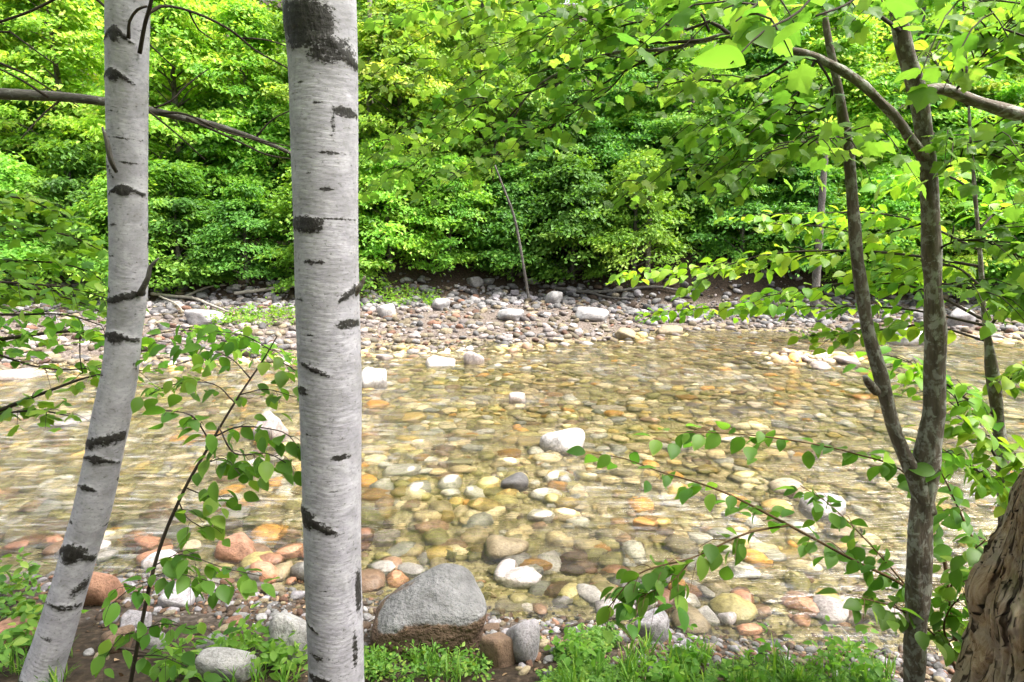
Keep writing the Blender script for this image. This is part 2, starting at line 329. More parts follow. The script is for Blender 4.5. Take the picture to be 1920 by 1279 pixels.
# ------------------------------------------------------------------ the setting: ground and water
def axis(segs):
    return np.concatenate([np.arange(a, b, s) for a, b, s in segs] + [[segs[-1][1]]])
gx = axis([(-90, -30, 3.0), (-30, -14, 0.6), (-14, 14, 0.09), (14, 30, 0.6), (30, 90, 3.0)])
gy = axis([(-25, -2, 1.5), (-2, 2, 0.2), (2, 22, 0.075), (22, 40, 0.6), (40, 120, 3.0)])
XX, YY = np.meshgrid(gx, gy); ZZ = terrain(XX, YY); nx, ny = len(gx), len(gy)
i = np.arange(ny - 1)[:, None] * nx; j = np.arange(nx - 1)[None]
link('ground', mk_mesh('ground', np.stack([XX, YY, ZZ], -1).reshape(-1, 3), np.stack([i + j, i + j + 1, i + nx + j + 1, i + nx + j], -1).reshape(-1, 4), M['ground']))['kind'] = 'structure'
wx = axis([(-60, -14, 2.0), (-14, 14, 0.08), (14, 60, 2.0)]); wy = np.arange(2.6, 18.5, 0.06)
WX, WY = np.meshgrid(wx, wy); W1 = SNoise(21, 18, 1.2, 7.0); 
WZ = 0.011 * W1(np.stack([WX * 0.5, WY * 1.5], -1))
i = np.arange(len(wy) - 1)[:, None] * len(wx); j = np.arange(len(wx) - 1)[None]
link('water', mk_mesh('water', np.stack([WX, WY, WZ], -1).reshape(-1, 3), np.stack([i + j, i + j + 1, i + len(wx) + j + 1, i + len(wx) + j], -1).reshape(-1, 4), M['water']))['kind'] = 'structure'
# ------------------------------------------------------------------ stones
def ico(sub):
    import bmesh
    b = bmesh.new(); bmesh.ops.create_icosphere(b, subdivisions=sub, radius=1.0)
    V = np.array([v.co[:] for v in b.verts]); F = np.array([[v.index for v in f.verts] for f in b.faces]); b.free(); return V, F
ICO2, ICO4, ICO5, ICO6 = ico(2), ico(4), ico(5), ico(6)
def rock_shape(V, seed, k=7.0, nplane=11, rough=0.035):
    r = np.random.RandomState(seed); n = nrm(r.randn(nplane, 3)); d = r.uniform(0.72, 1.1, nplane)
    n = np.vstack([n, np.eye(3), -np.eye(3)]); d = np.concatenate([d, np.full(6, 1.0)])
    s = (np.maximum(V @ n.T, 0) / d) ** k; R = s.sum(1) ** (-1.0 / k)
    o = V * R[:, None]
    o = o * (1 + rough * SNoise(seed + 500, 18, 2.0, 9.0, 3)(V))[:, None]
    lo, hi = o.min(0), o.max(0); return (o - (lo + hi) / 2) / ((hi - lo) / 2)      # fits the unit box
NP = 16
ROCK = [mk_mesh('stone', rock_shape(ICO4[0], 100 + q, k=[6, 9, 13, 18][q % 4], nplane=[9, 12, 15][q % 3], rough=.055), ICO4[1], M['stone']) for q in range(NP)]
placed = []     # x, y, radius
STONES = []
PAL = {'white': (0.62, 0.59, 0.58), 'pinkish white': (0.50, 0.43, 0.41), 'cream': (0.44, 0.38, 0.28), 'pale grey': (0.38, 0.365, 0.37), 'grey': (0.28, 0.27, 0.27), 'dark grey': (0.13, 0.125, 0.13),
       'orange': (0.42, 0.22, 0.06), 'ochre': (0.32, 0.235, 0.09), 'olive': (0.25, 0.22, 0.10), 'tan': (0.34, 0.275, 0.18), 'brown': (0.17, 0.11, 0.075), 'reddish brown': (0.34, 0.18, 0.12), 'lavender grey': (0.42, 0.39, 0.42)}
def stone(x, y, W, D, Ht, colname, label, sink=0.28, rz=None, proto=None, group=None, tilt=0.12, name='river_stone', tone=1.0):
    me = ROCK[random.randrange(NP) if proto is None else proto]
    o = link(name, me, None, (x, y, tz(x, y) + Ht * (0.5 - sink)))
    o.scale = (W / 2, D / 2, Ht / 2); o.rotation_euler = (random.uniform(-tilt, tilt), random.uniform(-tilt, tilt), random.uniform(-0.5, 0.5) if rz is None else rz)
    c = PAL[colname]; v = random.uniform(0.88, 1.12); v *= tone; o.color = (c[0] * v, c[1] * v, c[2] * v, 1)
    tag(o, label, 'boulder' if name == 'boulder' else 'stone', group); placed.append((x, y, max(W, D) / 2)); STONES.append(o); return o
def stone_px(u, v, w, h, colname, label, **kw):
    g = G(u, v + 0.3 * h); d = depth(g); W = w * d / FPX; Hh = h * d / FPX
    D = W * random.uniform(0.75, 0.95); el = math.asin(min(1, (H - g[2]) / np.linalg.norm(g - CAM)))
    Ht = max(0.45 * W * 0.6, (Hh - 0.45 * D * math.sin(el)) / math.cos(el)) * 1.25
    Ht = min(Ht, W * 1.5); return stone(g[0], g[1], W * 1.04, D, Ht, colname, label, **kw)
# the big boulder on the near shore
g = G(800, 1225); dd = depth(g); Vb = rock_shape(ICO6[0], 905, k=6.0, nplane=9, rough=0.03)
Vb = Vb * (1 + 0.035 * SNoise(77, 30, 3, 26, 3)(Vb) - .03 * np.clip(SNoise(79, 12, 2, 6, 3)(Vb) - .6, 0, 1))[:, None]
Vb[:, 0] -= 0.22 * Vb[:, 2]*-1 * 0.5
Vb[:, 2] += 0.28 * np.clip(Vb[:, 0], -1, .35) * (Vb[:, 2] > 0) * np.clip(Vb[:, 2], 0, 1)
top = sstep(0.60, 0.95, Vb[:, 2] - 0.15 * Vb[:, 0] + 0.9 * np.clip(Vb[:, 0] - .35, 0, 1) + 0.30 * SNoise(78, 14, 1.5, 9, 3)(Vb)); stain = (1 - top) * sstep(0.6, 0.1, Vb[:, 1] + 0.25 * Vb[:, 0])
Wb = 212 * dd / FPX
ob = link('boulder', mk_mesh('boulder', Vb * np.array([Wb / 2, Wb * 0.36, Wb * 0.33]), ICO6[1], M['boulder'], attrs={'stain': stain}), None, (g[0], g[1] + 0.14, g[2] + Wb * 0.2))
ob.rotation_euler = (0.05, -0.06, 0.1)
tag(ob, 'largest grey granite boulder with brown stained front, right of the thick birch', 'boulder'); placed.append((g[0], g[1] + .1, Wb * .5))
HAND = [
 (985, 1205, 66, 105, 'lavender grey', 'tall wet grey rock standing just right of the largest boulder'),
 (935, 1228, 58, 60, 'brown', 'dark brown wet rock between the largest boulder and the tall grey rock'),
 (825, 687, 56, 34, 'white', 'white pointed boulder in the far shallows right of the thick birch'),
 (890, 683, 36, 42, 'pinkish white', 'pinkish white lump just right of the white pointed boulder'),
 (700, 722, 50, 56, 'white', 'square white block touching the right edge of the thick birch'),
 (722, 677, 27, 22, 'pinkish white', 'small pale stone at the waterline above the square white block'),
 (742, 692, 32, 22, 'pinkish white', 'low pale stone between the square white block and the white pointed boulder'),
 (760, 790, 84, 32, 'ochre', 'broad orange slab under water right of the thick birch'),
 (703, 768, 50, 30, 'orange', 'orange stone wedged between the thick birch and the broad orange slab'),
 (1060, 838, 82, 62, 'white', 'big white boulder in the middle of the river behind the leaf tips'),
 (970, 752, 30, 55, 'pinkish white', 'narrow pale pink rock upstream of the big white midstream boulder'),
 (965, 915, 52, 46, 'dark grey', 'dark blue grey rock below the orange stone in midstream'),
 (955, 860, 48, 26, 'orange', 'bright orange stone above the dark blue grey rock'),
 (1015, 975, 50, 36, 'white', 'whitish stone right of the ochre boulder in the near shallows'),
 (915, 963, 62, 38, 'ochre', 'rounded ochre boulder under water below the dark blue grey rock'),
 (945, 1040, 84, 62, 'tan', 'large rounded tan boulder above the shoreline, right of centre of the shallows'),
 (1050, 920, 46, 28, 'orange', 'orange stone right of the dark blue grey rock'),
 (450, 1035, 76, 60, 'reddish brown', 'reddish brown rock in the shallows left of the thick birch'),
 (185, 1110, 72, 74, 'reddish brown', 'rusty brown rock just right of the leaning birch foot'),
 (548, 1205, 76, 100, 'grey', 'grey boulder leaning against the left side of the thick birch'),
 (38, 710, 80, 34, 'pinkish white', 'flat pinkish white rock at the left edge of the river'),
 (130, 802, 95, 40, 'pale grey', 'broad pale flat rock behind the leaning birch in the rapids'),
 (510, 815, 60, 70, 'pinkish white', 'pale pink rock left of the thick birch in midstream'),
 (1475, 920, 62, 42, 'cream', 'rounded cream stone left of the forked tree'),
 (1540, 962, 78, 56, 'pale grey', 'grey rock between the cream stone and the forked tree'),
 (1325, 1165, 46, 38, 'grey', 'round grey cobble at the near waterline, left one of a touching pair'),
 (1363, 1170, 34, 34, 'lavender grey', 'purplish cobble at the near waterline, right one of a touching pair'),
 (1222, 1182, 62, 62, 'lavender grey', 'pale lavender rock on the near shore under the hanging leaves'),
 (1700, 640, 84, 46, 'white', 'pale rounded boulder on the far shore behind the forked tree'),
 (1170, 628, 42, 22, 'tan', 'tan triangular rock at the far waterline, left of the matching one'),
 (1255, 622, 46, 22, 'tan', 'tan triangular rock at the far waterline, right of the matching one'),
 (1285, 757, 38, 20, 'orange', 'orange slab at the right end of a row of three in midstream'),
 (1245, 748, 46, 18, 'ochre', 'middle slab of the row of three orange slabs in midstream'),
 (1198, 745, 46, 18, 'orange', 'orange slab at the left end of a row of three in midstream'),
 (1425, 770, 46, 26, 'cream', 'cream stone under water right of the three orange slabs'),
 (1620, 752, 64, 26, 'orange', 'orange brown slab under water beside the left stem of the forked tree'),
 (725, 586, 32, 26, 'white', 'white rock on the gravel bar next to the thick birch'),
 (826, 573, 34, 24, 'pale grey', 'pale rock at the back of the gravel bar'),
 (1040, 562, 32, 26, 'grey', 'round grey rock at the foot of the far bank'),
 (960, 592, 48, 24, 'pale grey', 'flat grey rock in the middle of the gravel bar'),
 (385, 597, 64, 30, 'pale grey', 'pale boulder on the far bank beside the bleached driftwood'),
 (1140, 775, 62, 26, 'pinkish white', 'long pale pink rock just below the three orange slabs'),
 (712, 938, 64, 28, 'orange', 'flat orange stone beside the thick birch in the near shallows'),
 (725, 1018, 50, 34, 'pinkish white', 'pale stone right of the thick birch above the largest boulder'),
 (955, 1137, 54, 24, 'cream', 'flat cream slab in the shallows right of the largest boulder'),
 (840, 1052, 36, 32, 'olive', 'round olive cobble above the largest boulder, left of the tan boulder'),
 (896, 1046, 28, 28, 'ochre', 'small ochre cobble touching the left side of the tan boulder'),
 (1268, 1112, 40, 46, 'orange', 'orange rock on the near shore between the hanging leaves'),
 (1575, 1006, 52, 40, 'tan', 'tan rock at the waterline left of the forked tree trunk'),
 (30, 1190, 84, 48, 'reddish brown', 'reddish rock in the bottom left corner behind the leaning birch'),
 (255, 1165, 52, 36, 'lavender grey', 'pale purplish cobble between the leaning birch and the sapling stem'),
 (222, 1205, 56, 48, 'brown', 'dark brown rock near the foot of the sapling stem'),
 (330, 1120, 70, 42, 'lavender grey', 'flat lavender rock right of the sapling stem in the shallows'),
 (430, 1245, 96, 66, 'grey', 'broad grey rock under the small leaves left of the thick birch'),
 (1590, 682, 46, 24, 'pinkish white', 'pale stone on the small gravel island, right of its twin'),
 (1535, 694, 42, 24, 'pinkish white', 'pale stone on the small gravel island, left of its twin'),
 (1660, 1160, 56, 46, 'pale grey', 'brown and white rock beside the forked tree trunk at the shore'),
 (470, 655, 60, 26, 'pinkish white', 'pale rock on the left gravel flat between the two birches'),
 (75, 640, 60, 24, 'pinkish white', 'pale low rock on the far left gravel flat'),
 (1800, 600, 56, 34, 'pale grey', 'pale boulder on the far bank right of the forked tree'),
 (1110, 590, 60, 26, 'grey', 'flat dark rock below the dark fallen branch on the far bank'),
]
LM = []
for u, v, w, h, c, lab in HAND:
    big = w * h > 3500
    o = stone_px(u, v, w, h, c, lab, name='boulder' if big else 'river_stone', sink=0.24); LM.append((o, lab))
# more countable stones, scattered where the picture shows them
def inside(p): return all((p[0] - x) ** 2 + (p[1] - y) ** 2 > (0.8 * (p[2] + r)) ** 2 for x, y, r in placed)
ZONES = [('bed', (0, 1900), (700, 1050), 84, (0.18, 0.46)), ('bed', (700, 1500), (655, 760), 14, (0.14, 0.26)), ('bar', (690, 1150), (572, 645), 32, (0.12, 0.30)), ('bar', (0, 545), (605, 700), 14, (0.15, 0.36)),
         ('bar', (1450, 1660), (655, 705), 9, (0.12, 0.26)), ('bank', (690, 1500), (530, 575), 24, (0.22, 0.6)), ('bank', (1180, 1660), (560, 605), 14, (0.2, 0.6)), ('bank', (1640, 1900), (575, 640), 10, (0.2, 0.55)),
         ('bank', (280, 545), (560, 605), 8, (0.2, 0.4)), ('shore', (130, 560), (1090, 1240), 18, (0.07, 0.2)), ('shore', (690, 1680), (1100, 1240), 30, (0.05, 0.14))]
CZ = {'bed': ['olive'] * 5 + ['ochre'] * 4 + ['tan'] * 5 + ['cream'] * 4 + ['orange'] * 2 + ['brown'] + ['pale grey'] * 3 + ['pinkish white'] * 2 + ['grey'],
      'bar': ['pinkish white'] * 5 + ['cream'] * 2 + ['tan'] * 3 + ['pale grey'] * 3 + ['white'], 'bank': ['grey'] * 4 + ['pale grey'] * 4 + ['dark grey'] + ['brown'] + ['lavender grey'] * 2,
      'shore': ['lavender grey'] * 3 + ['reddish brown'] * 2 + ['pale grey'] * 3 + ['tan'] * 2 + ['brown'] * 2 + ['grey'] * 2 + ['cream']}
SCAT = []
for zone, ur, vr, cnt, sz in ZONES:
    k = 0; tries = 0
    while k < cnt and tries < cnt * 60:
        tries += 1; g = G(random.uniform(*ur), random.uniform(*vr)); W = sz[0] + (sz[1] - sz[0]) * random.random() ** 1.8
        if zone == 'bed' and not (y_near(g[0]) + .35 < g[1] < y_far(g[0])): continue
        if not inside((g[0], g[1], W / 2)): continue
        c = random.choice(CZ['shore'] if zone == 'bed' and g[1] < y_near(g[0]) + 1.3 else CZ[zone])
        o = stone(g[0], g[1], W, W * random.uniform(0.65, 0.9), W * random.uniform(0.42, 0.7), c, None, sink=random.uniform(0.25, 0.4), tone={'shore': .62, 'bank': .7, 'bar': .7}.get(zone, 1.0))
        SCAT.append((o, zone, c, W)); k += 1
WHERE = {'bed': 'in the river', 'bar': 'on the gravel', 'bank': 'on the far bank', 'shore': 'on the near shore'}
SHORT = {}
NICK = ['tall wet grey rock', 'dark brown wet rock', 'white pointed boulder', 'pinkish white lump', 'square white block', None, None, 'broad orange slab', None, 'big white midstream boulder', 'narrow pale pink rock', 'dark blue grey rock', 'bright orange stone', None, 'rounded ochre boulder', 'large tan boulder', None, 'reddish brown rock', 'rusty brown rock', None, 'flat pinkish white rock', 'broad pale flat rock', 'pale pink rock', 'rounded cream stone', None, None, None, 'pale lavender rock', None, None, None, None, 'three orange slabs', None, None, 'orange brown slab', None, None, 'round grey bank rock', 'flat grey bar rock', 'pale driftwood boulder']
LMK = [(o, n) for (o, _), n in zip(LM, NICK) if n]
buckets = {}
for o, zone, c, W in SCAT:
    u, v = uv_of(o.location); best = None
    for l, n in LMK:
        lu, lv = uv_of(l.location); d = math.hypot(u - lu, (v - lv) * 1.6)
        if best is None or d < best[0]: best = (d, l, n, u - lu, v - lv)
    d, l, n, du, dv = best
    rel = ('right of' if du > 0 else 'left of') if abs(du) > abs(dv) * 1.3 else ('beyond' if dv < 0 else 'in front of')
    buckets.setdefault((c, rel, n, zone), []).append((d, o))
ORD = ['nearest', 'second nearest', 'third nearest', 'fourth nearest', 'fifth nearest', 'sixth nearest', 'seventh nearest', 'eighth nearest', 'ninth nearest', 'tenth nearest', 'eleventh nearest', 'twelfth nearest']
GRP = {'bed': 'stones lying in the river', 'bar': 'stones on the gravel bars', 'bank': 'rocks along the far bank', 'shore': 'stones on the near shore'}
for (c, rel, n, zone), lst in buckets.items():
    lst.sort(key=lambda t: t[0])
    for q, (d, o) in enumerate(lst):
        od = '' if len(lst) == 1 else ' ' + ORD[min(q, 11)]
        o['label'] = f"{c} stone {WHERE[zone]},{od} {rel} the {n}".replace(' nearest right of', ' to the right of' if od == ' nearest' else ' nearest right of') if False else f"{c} stone {WHERE[zone]},{od if od else ' lone one'} {rel} the {n}"
        o['group'] = GRP[zone]
# gravel: thousands of small stones nobody could count
def gravel(name, label, n, region, size, cols, seed, wet, tone=1.0):
    r = np.random.RandomState(seed); xs, ys = region(r, n); z = terrain(xs, ys); n = len(xs)
    s = size[0] + (size[1] - size[0]) * r.rand(n) ** 2.2
    protos = np.stack([rock_shape(ICO2[0], 300 + q, k=[5, 7, 10][q % 3], nplane=9, rough=0.02) for q in range(10)])
    V = protos[r.randint(0, 10, n)] * np.stack([s, s * r.uniform(.6, .95, n), s * r.uniform(.4, .7, n)], -1)[:, None] * 0.5
    a = r.uniform(0, 6.28, n); tx = r.normal(0, .18, n); ca, sa = np.cos(a)[:, None], np.sin(a)[:, None]
    x, y, zz = V[..., 0], V[..., 1], V[..., 2]
    zz = zz + x * tx[:, None]; V = np.stack([x * ca - y * sa, x * sa + y * ca, zz], -1)
    V += np.stack([xs, ys, z + s * 0.12], -1)[:, None]
    C = np.array([PAL[c] for c in cols])[r.randint(0, len(cols), n)]
    if wet: C = np.where((ys < y_near(xs) + .5 + .7 * r.rand(n))[:, None], np.array([PAL[c] for c in ['lavender grey', 'brown', 'tan', 'grey', 'reddish brown', 'olive']])[r.randint(0, 6, n)] * .75, C)
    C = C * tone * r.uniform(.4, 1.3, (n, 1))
    C = np.repeat(np.concatenate([C, np.ones((n, 1))], 1)[:, None], len(ICO2[0]), 1).reshape(-1, 4)
    F = (ICO2[1][None] + (np.arange(n) * len(ICO2[0]))[:, None, None]).reshape(-1, 3)
    o = link(name, mk_mesh(name, V.reshape(-1, 3), F, M['pebble'], attrs={'col': C})); tag(o, label, 'gravel', None, 'stuff')
def r_bed(r, n):
    y = np.sqrt(r.uniform(3.4 ** 2, 15.8 ** 2, n)); x = r.uniform(-0.95, 0.95, n) * y; k = (y > y_near(x) + .12 + .25 * r.rand(n)) & (y < y_far(x) - .25 - .3 * r.rand(n)); return x[k], y[k]
def r_bar(r, n):
    y = r.uniform(11.5, 20.6, n); x = r.uniform(-0.95, 0.95, n) * y; k = (y > y_far(x) - .7) & (y < y_bank(x) + .7 + 0.5 * r.randn(n)); x, y = x[k], y[k]; return x, y
def r_isl(r, n):
    x = 6.3 + r.randn(n) * 1.1; y = 12.8 + r.randn(n) * .5; return x, y
def r_shore(r, n):
    x = r.uniform(-3.6, 3.4, n); y = y_near(x) + r.normal(-.2, .3, n); return x, y
for o_, l_ in LM:
    if any(k in l_ for k in ('white', 'pale', 'cream', 'tan', 'orange')): o_.color = [c_ * .68 for c_ in o_.color[:3]] + [1]
gravel('riverbed_gravel', 'olive and ochre cobbles covering the river bed under the clear water', 14500, r_bed, (0.06, 0.34), ['olive'] * 5 + ['ochre'] * 3 + ['tan'] * 5 + ['cream'] * 3 + ['brown'] * 2 + ['orange'] + ['grey'] + ['pale grey'] * 2, 41, True, 1.6)
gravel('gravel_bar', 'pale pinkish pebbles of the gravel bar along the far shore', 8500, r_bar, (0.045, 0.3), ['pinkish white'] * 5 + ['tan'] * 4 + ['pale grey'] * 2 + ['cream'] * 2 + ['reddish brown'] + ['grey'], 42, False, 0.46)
def r_rub(r, n):
    x = r.uniform(-15, 15, n); y = y_bank(x) + r.normal(.1, .75, n); return x, y
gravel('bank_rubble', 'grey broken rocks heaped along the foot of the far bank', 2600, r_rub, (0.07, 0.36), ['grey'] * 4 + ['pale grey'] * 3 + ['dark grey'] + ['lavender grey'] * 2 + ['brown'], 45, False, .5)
gravel('gravel_island', 'pale pebbles heaped on the small gravel island in front of the forked tree', 700, r_isl, (0.05, 0.2), ['pinkish white'] * 4 + ['tan'] * 3 + ['cream'] * 2 + ['ochre'], 43, False, 0.8)
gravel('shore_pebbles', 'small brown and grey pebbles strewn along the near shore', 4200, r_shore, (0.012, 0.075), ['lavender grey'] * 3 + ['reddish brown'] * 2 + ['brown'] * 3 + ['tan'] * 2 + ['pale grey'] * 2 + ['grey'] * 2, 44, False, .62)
# ------------------------------------------------------------------ leaves
def tpl_simple():
    return np.array([[0, 0, 0], [-.30, .42, .07], [0, 1, -.08], [.30, .42, .07]]), np.array([[0, 2, 1], [0, 3, 2]])
def tpl_ovate(wid=0.27, sag=0.16, st=9):
    t = np.linspace(0, 1, st); w = wid * np.sin(PI * t ** 0.85) ** 0.9; w[0] = w[-1] = 0
    V = []; 
    for a, b in zip(t, w):
        z = -sag * a * a; V += [[-b, a, z + 0.28 * b], [0, a, z], [b, a, z + 0.28 * b]]
    F = []
    for q in range(st - 1):
        a = 3 * q
        for c in (0, 1):
            F += [[a + c, a + c + 1, a + 3 + c + 1], [a + c, a + 3 + c + 1, a + 3 + c]]
    return np.array(V), np.array(F)
def tpl_maple():
    o = [(0, .0), (.10, -.06), (.20, -.06), (.33, .0), (.40, .08), (.38, .16), (.47, .24), (.60, .37), (.52, .42), (.49, .50), (.47, .60), (.38, .60), (.31, .62), (.25, .70), (.20, .80), (.12, .86), (.05, .94), (0, 1.03)]
    out = o + [(-x, y) for x, y in o[1:-1]][::-1]; n = len(out)
    z = lambda x, y: 0.16 * abs(x) - 0.24 * y * y - 0.45 * x * x + .02 * math.sin(9 * x + 7 * y)
    V = [[0, 0.25, z(0, .25)]] + [[x * .55, .25 + (y - .25) * .55, z(x * .55, .25 + (y - .25) * .55)] for x, y in out] + [[x, y, z(x, y)] for x, y in out]; F = []
    for q in range(n):
        p = (q + 1) % n; F += [[0, 1 + q, 1 + p], [1 + q, 1 + n + q, 1 + n + p], [1 + q, 1 + n + p, 1 + p]]
    return np.array(V), np.array(F)
TG = tpl_ovate(0.03, 0.4, 8)
TOB = tpl_ovate(0.33, 0.22, 10)
TS, TO, TM, TN = tpl_simple(), tpl_ovate(), tpl_maple(), tpl_ovate(0.12, 0.3, 5)
def put_leaves(mb, tpl, pos, tip, nor, size, rnd=None, rs=RS):
    pos = np.asarray(pos); n = len(pos)
    if n == 0: return
    nor = nrm(nor); tip = nrm(tip - nor * (tip * nor).sum(-1, keepdims=True)); sd = np.cross(tip, nor)
    V, F = tpl; size = np.broadcast_to(size, (n,))
    W = pos[:, None] + size[:, None, None] * (V[None, :, 0, None] * sd[:, None] + V[None, :, 1, None] * tip[:, None] + V[None, :, 2, None] * nor[:, None])
    FF = (F[None] + (np.arange(n) * len(V))[:, None, None]).reshape(-1, 3)
    r = np.clip(rs.rand(n) if rnd is None else rnd, 0, 1); mb.add(W.reshape(-1, 3), T=FF, rnd=np.repeat(r, len(V)))
UPV = np.array([0, 0, 1.0])
def leafy(mb, pts, spacing, size, tpl, start=0.1, droop=0.35, tilt=0.35, up=UPV, jitter=0.02, base_r=0.5, vr=0.3):
    """alternate leaves along a twig"""
    S = spline(np.asarray(pts)[:, :3], 0.02); L = np.concatenate([[0], np.cumsum(np.linalg.norm(np.diff(S, axis=0), axis=1))])
    n = max(2, int(L[-1] * (1 - start) / spacing)); l = np.linspace(L[-1] * start, L[-1], n)
    pos = np.stack([np.interp(l, L, S[:, q]) for q in range(3)], -1); tg = nrm(np.gradient(S, axis=0)); t = nrm(np.stack([np.interp(l, L, tg[:, q]) for q in range(3)], -1))
    sd = nrm(np.cross(t, up)); sg = np.where(np.arange(n) % 2 == 0, 1, -1)[:, None]
    tip = t * RS.uniform(.3, .9, (n, 1)) + sd * sg + np.array([0, 0, -droop]) + RS.normal(0, .22, (n, 3)); tip[-1] = t[-1] + np.array([0, 0, -droop * .5])
    nor = up + RS.normal(0, tilt, (n, 3)) + sd * sg * droop * .8
    sz = size * RS.uniform(.65, 1.15, n); pos = pos + nrm(tip) * sz[:, None] * 0.12 + RS.normal(0, jitter, (n, 3))
    put_leaves(mb, tpl, pos, tip, nor, sz, rnd=np.clip(base_r + RS.normal(0, vr, n), 0, 1))
def add_tube(mb, pts, step=0.05, segs=6, disp=None):
    V, Q, T, bk, D = tube(pts, step, segs, disp); mb.add(V, T=T, Q=Q, bk=bk); return D
def side_twigs(mbt, mbl, pts, n, length, size, tpl, spacing, r=0.0035, ang=0.8, droop=0.25, start=0.15, **kw):
    """side shoots off a branch, each with its leaves"""
    S = spline(np.asarray(pts)[:, :3], 0.03); tg = nrm(np.gradient(S, axis=0)); m = len(S)
    for q in range(n):
        k = int(m * (start + (1 - start) * (q + random.random() * .8) / n)); k = min(k, m - 1); t = tg[k]; sd = nrm(np.cross(t, UPV)) * (1 if q % 2 else -1)
        d = nrm(t * math.cos(ang) + sd * math.sin(ang) + np.array([0, 0, random.uniform(-.15, .3)])); ln = length * random.uniform(.5, 1.15) * (1 - 0.4 * k / m)
        p0 = S[k]; p1 = p0 + d * ln * .5 + np.array([0, 0, random.uniform(-.02, .05) * ln]); p2 = p0 + d * ln + np.array([0, 0, -droop * ln])
        tw = np.array([[*p0, r], [*p1, r * .75], [*p2, r * .35]]); add_tube(mbt, tw, 0.06, 5); leafy(mbl, tw, spacing, size, tpl, droop=droop + .2, **kw)
# ------------------------------------------------------------------ far forest
def crown_mesh(seed, h, R, hb, ns, nl, lsz, mat, top=0.55, flat=0.35, spray=0.75):
    r = np.random.RandomState(seed); mb = MB(); tr = MB(); lean = r.normal(0, .25, 2)
    trunk_top = h * .92
    tp = [[0, 0, -0.6, .035 * R + .02 * h / 2], [lean[0] * .2, lean[1] * .2, h * .3, .03 * R + .012 * h / 2], [lean[0] * .6, lean[1] * .6, h * .62, .018 * R + .006 * h / 2], [lean[0], lean[1], trunk_top, .012]]
    add_tube(tr, np.array(tp), .3, 8)
    P_, T_, N_, R_ = [], [], [], []
    for q in range(ns):
        t = r.rand() ** 0.9; z = hb + t * (h - hb); prof = (1 - max(0, t - .35) / .65 * (1 - .15)) if t > .35 else (.72 + .8 * t)
        rr = R * prof * math.sqrt(r.uniform(.12, 1)); an = r.uniform(0, 6.283); out = np.array([math.cos(an), math.sin(an), 0]); tn = np.array([-out[1], out[0], 0])
        c = out * rr + np.array([lean[0] * z / h, lean[1] * z / h, z - .25 * rr * (1 - t)])
        if q % 3 == 0:
            zb = max(.2, c[2] - rr * .45); b0 = np.array([lean[0] * zb / h * .8, lean[1] * zb / h * .8, zb])
            add_tube(tr, np.array([[*b0, .02 + .006 * R], [*((b0 + c) / 2 + [0, 0, .12 * rr]), .018], [*c, .007]]), .35, 5)
        s = spray * r.uniform(.6, 1.4); out = nrm(out + r.normal(0, .35, 3) * np.array([1, 1, .5])); tn = nrm(np.cross(UPV, out)); m = int(nl * r.uniform(.7, 1.3)); a = r.normal(0, .5, m) * s; b = r.normal(0, .42, m) * s
        pz = -flat * (a * np.abs(a) * np.sign(a) * .6 + a * .35) - .15 * b * b + r.normal(0, .07, m)
        pos = c + a[:, None] * out + b[:, None] * tn + pz[:, None] * UPV
        P_.append(pos); sl = out * .55 + UPV * .95
        N_.append(sl + r.normal(0, .5, (m, 3))); T_.append(out * r.uniform(.2, 1.1, (m, 1)) + tn * r.normal(0, .8, (m, 1)) + np.array([0, 0, -.35]))
        R_.append(np.clip(r.normal(.55, .22) + r.normal(0, .17, m), 0, 1))
    pos = np.concatenate(P_); put_leaves(mb, TS, pos, np.concatenate(T_), np.concatenate(N_), lsz * r.uniform(.7, 1.25, len(pos)), np.concatenate(R_), r)
    cm = mk_mesh('crown', np.concatenate(mb.V), np.concatenate(mb.T), mat, False, {'rnd': np.concatenate(mb.A['rnd'])})
    tm = mk_mesh('trunk', np.concatenate(tr.V), [np.concatenate(tr.T), np.concatenate(tr.Q)], M['farbark'], True, {'bk': np.concatenate(tr.A['bk'])})
    return tm, cm
KIND = {}
def kinds():
    for q in range(3): KIND['bright', q] = crown_mesh(600 + q, 9.0, 2.9, 1.0, 150, 130, .19, M['leaf_bright'])
    for q in range(3): KIND['mid', q] = crown_mesh(610 + q, 12.0, 3.2, 1.4, 170, 130, .19, M['leaf_mid'])
    for q in range(2): KIND['dark', q] = crown_mesh(620 + q, 9.0, 2.8, .8, 165, 150, .16, M['leaf_dark'])
    for q in range(2): KIND['shrubd', q] = crown_mesh(630 + q, 3.6, 1.6, .35, 85, 150, .14, M['leaf_dark'], spray=.55)
    for q in range(2): KIND['shrubb', q] = crown_mesh(640 + q, 4.4, 1.7, .4, 85, 150, .145, M['leaf_bright'], spray=.6)
    for q in range(2): KIND['shrubm', q] = crown_mesh(650 + q, 3.8, 1.7, .3, 85, 150, .14, M['leaf_mid'], spray=.55)
kinds()
LOOK = {'bright': 'bright yellow-green tree', 'mid': 'mid green tree', 'dark': 'dark green tree', 'shrubd': 'dark green bush', 'shrubb': 'bright yellow-green bush', 'shrubm': 'mid green bush'}
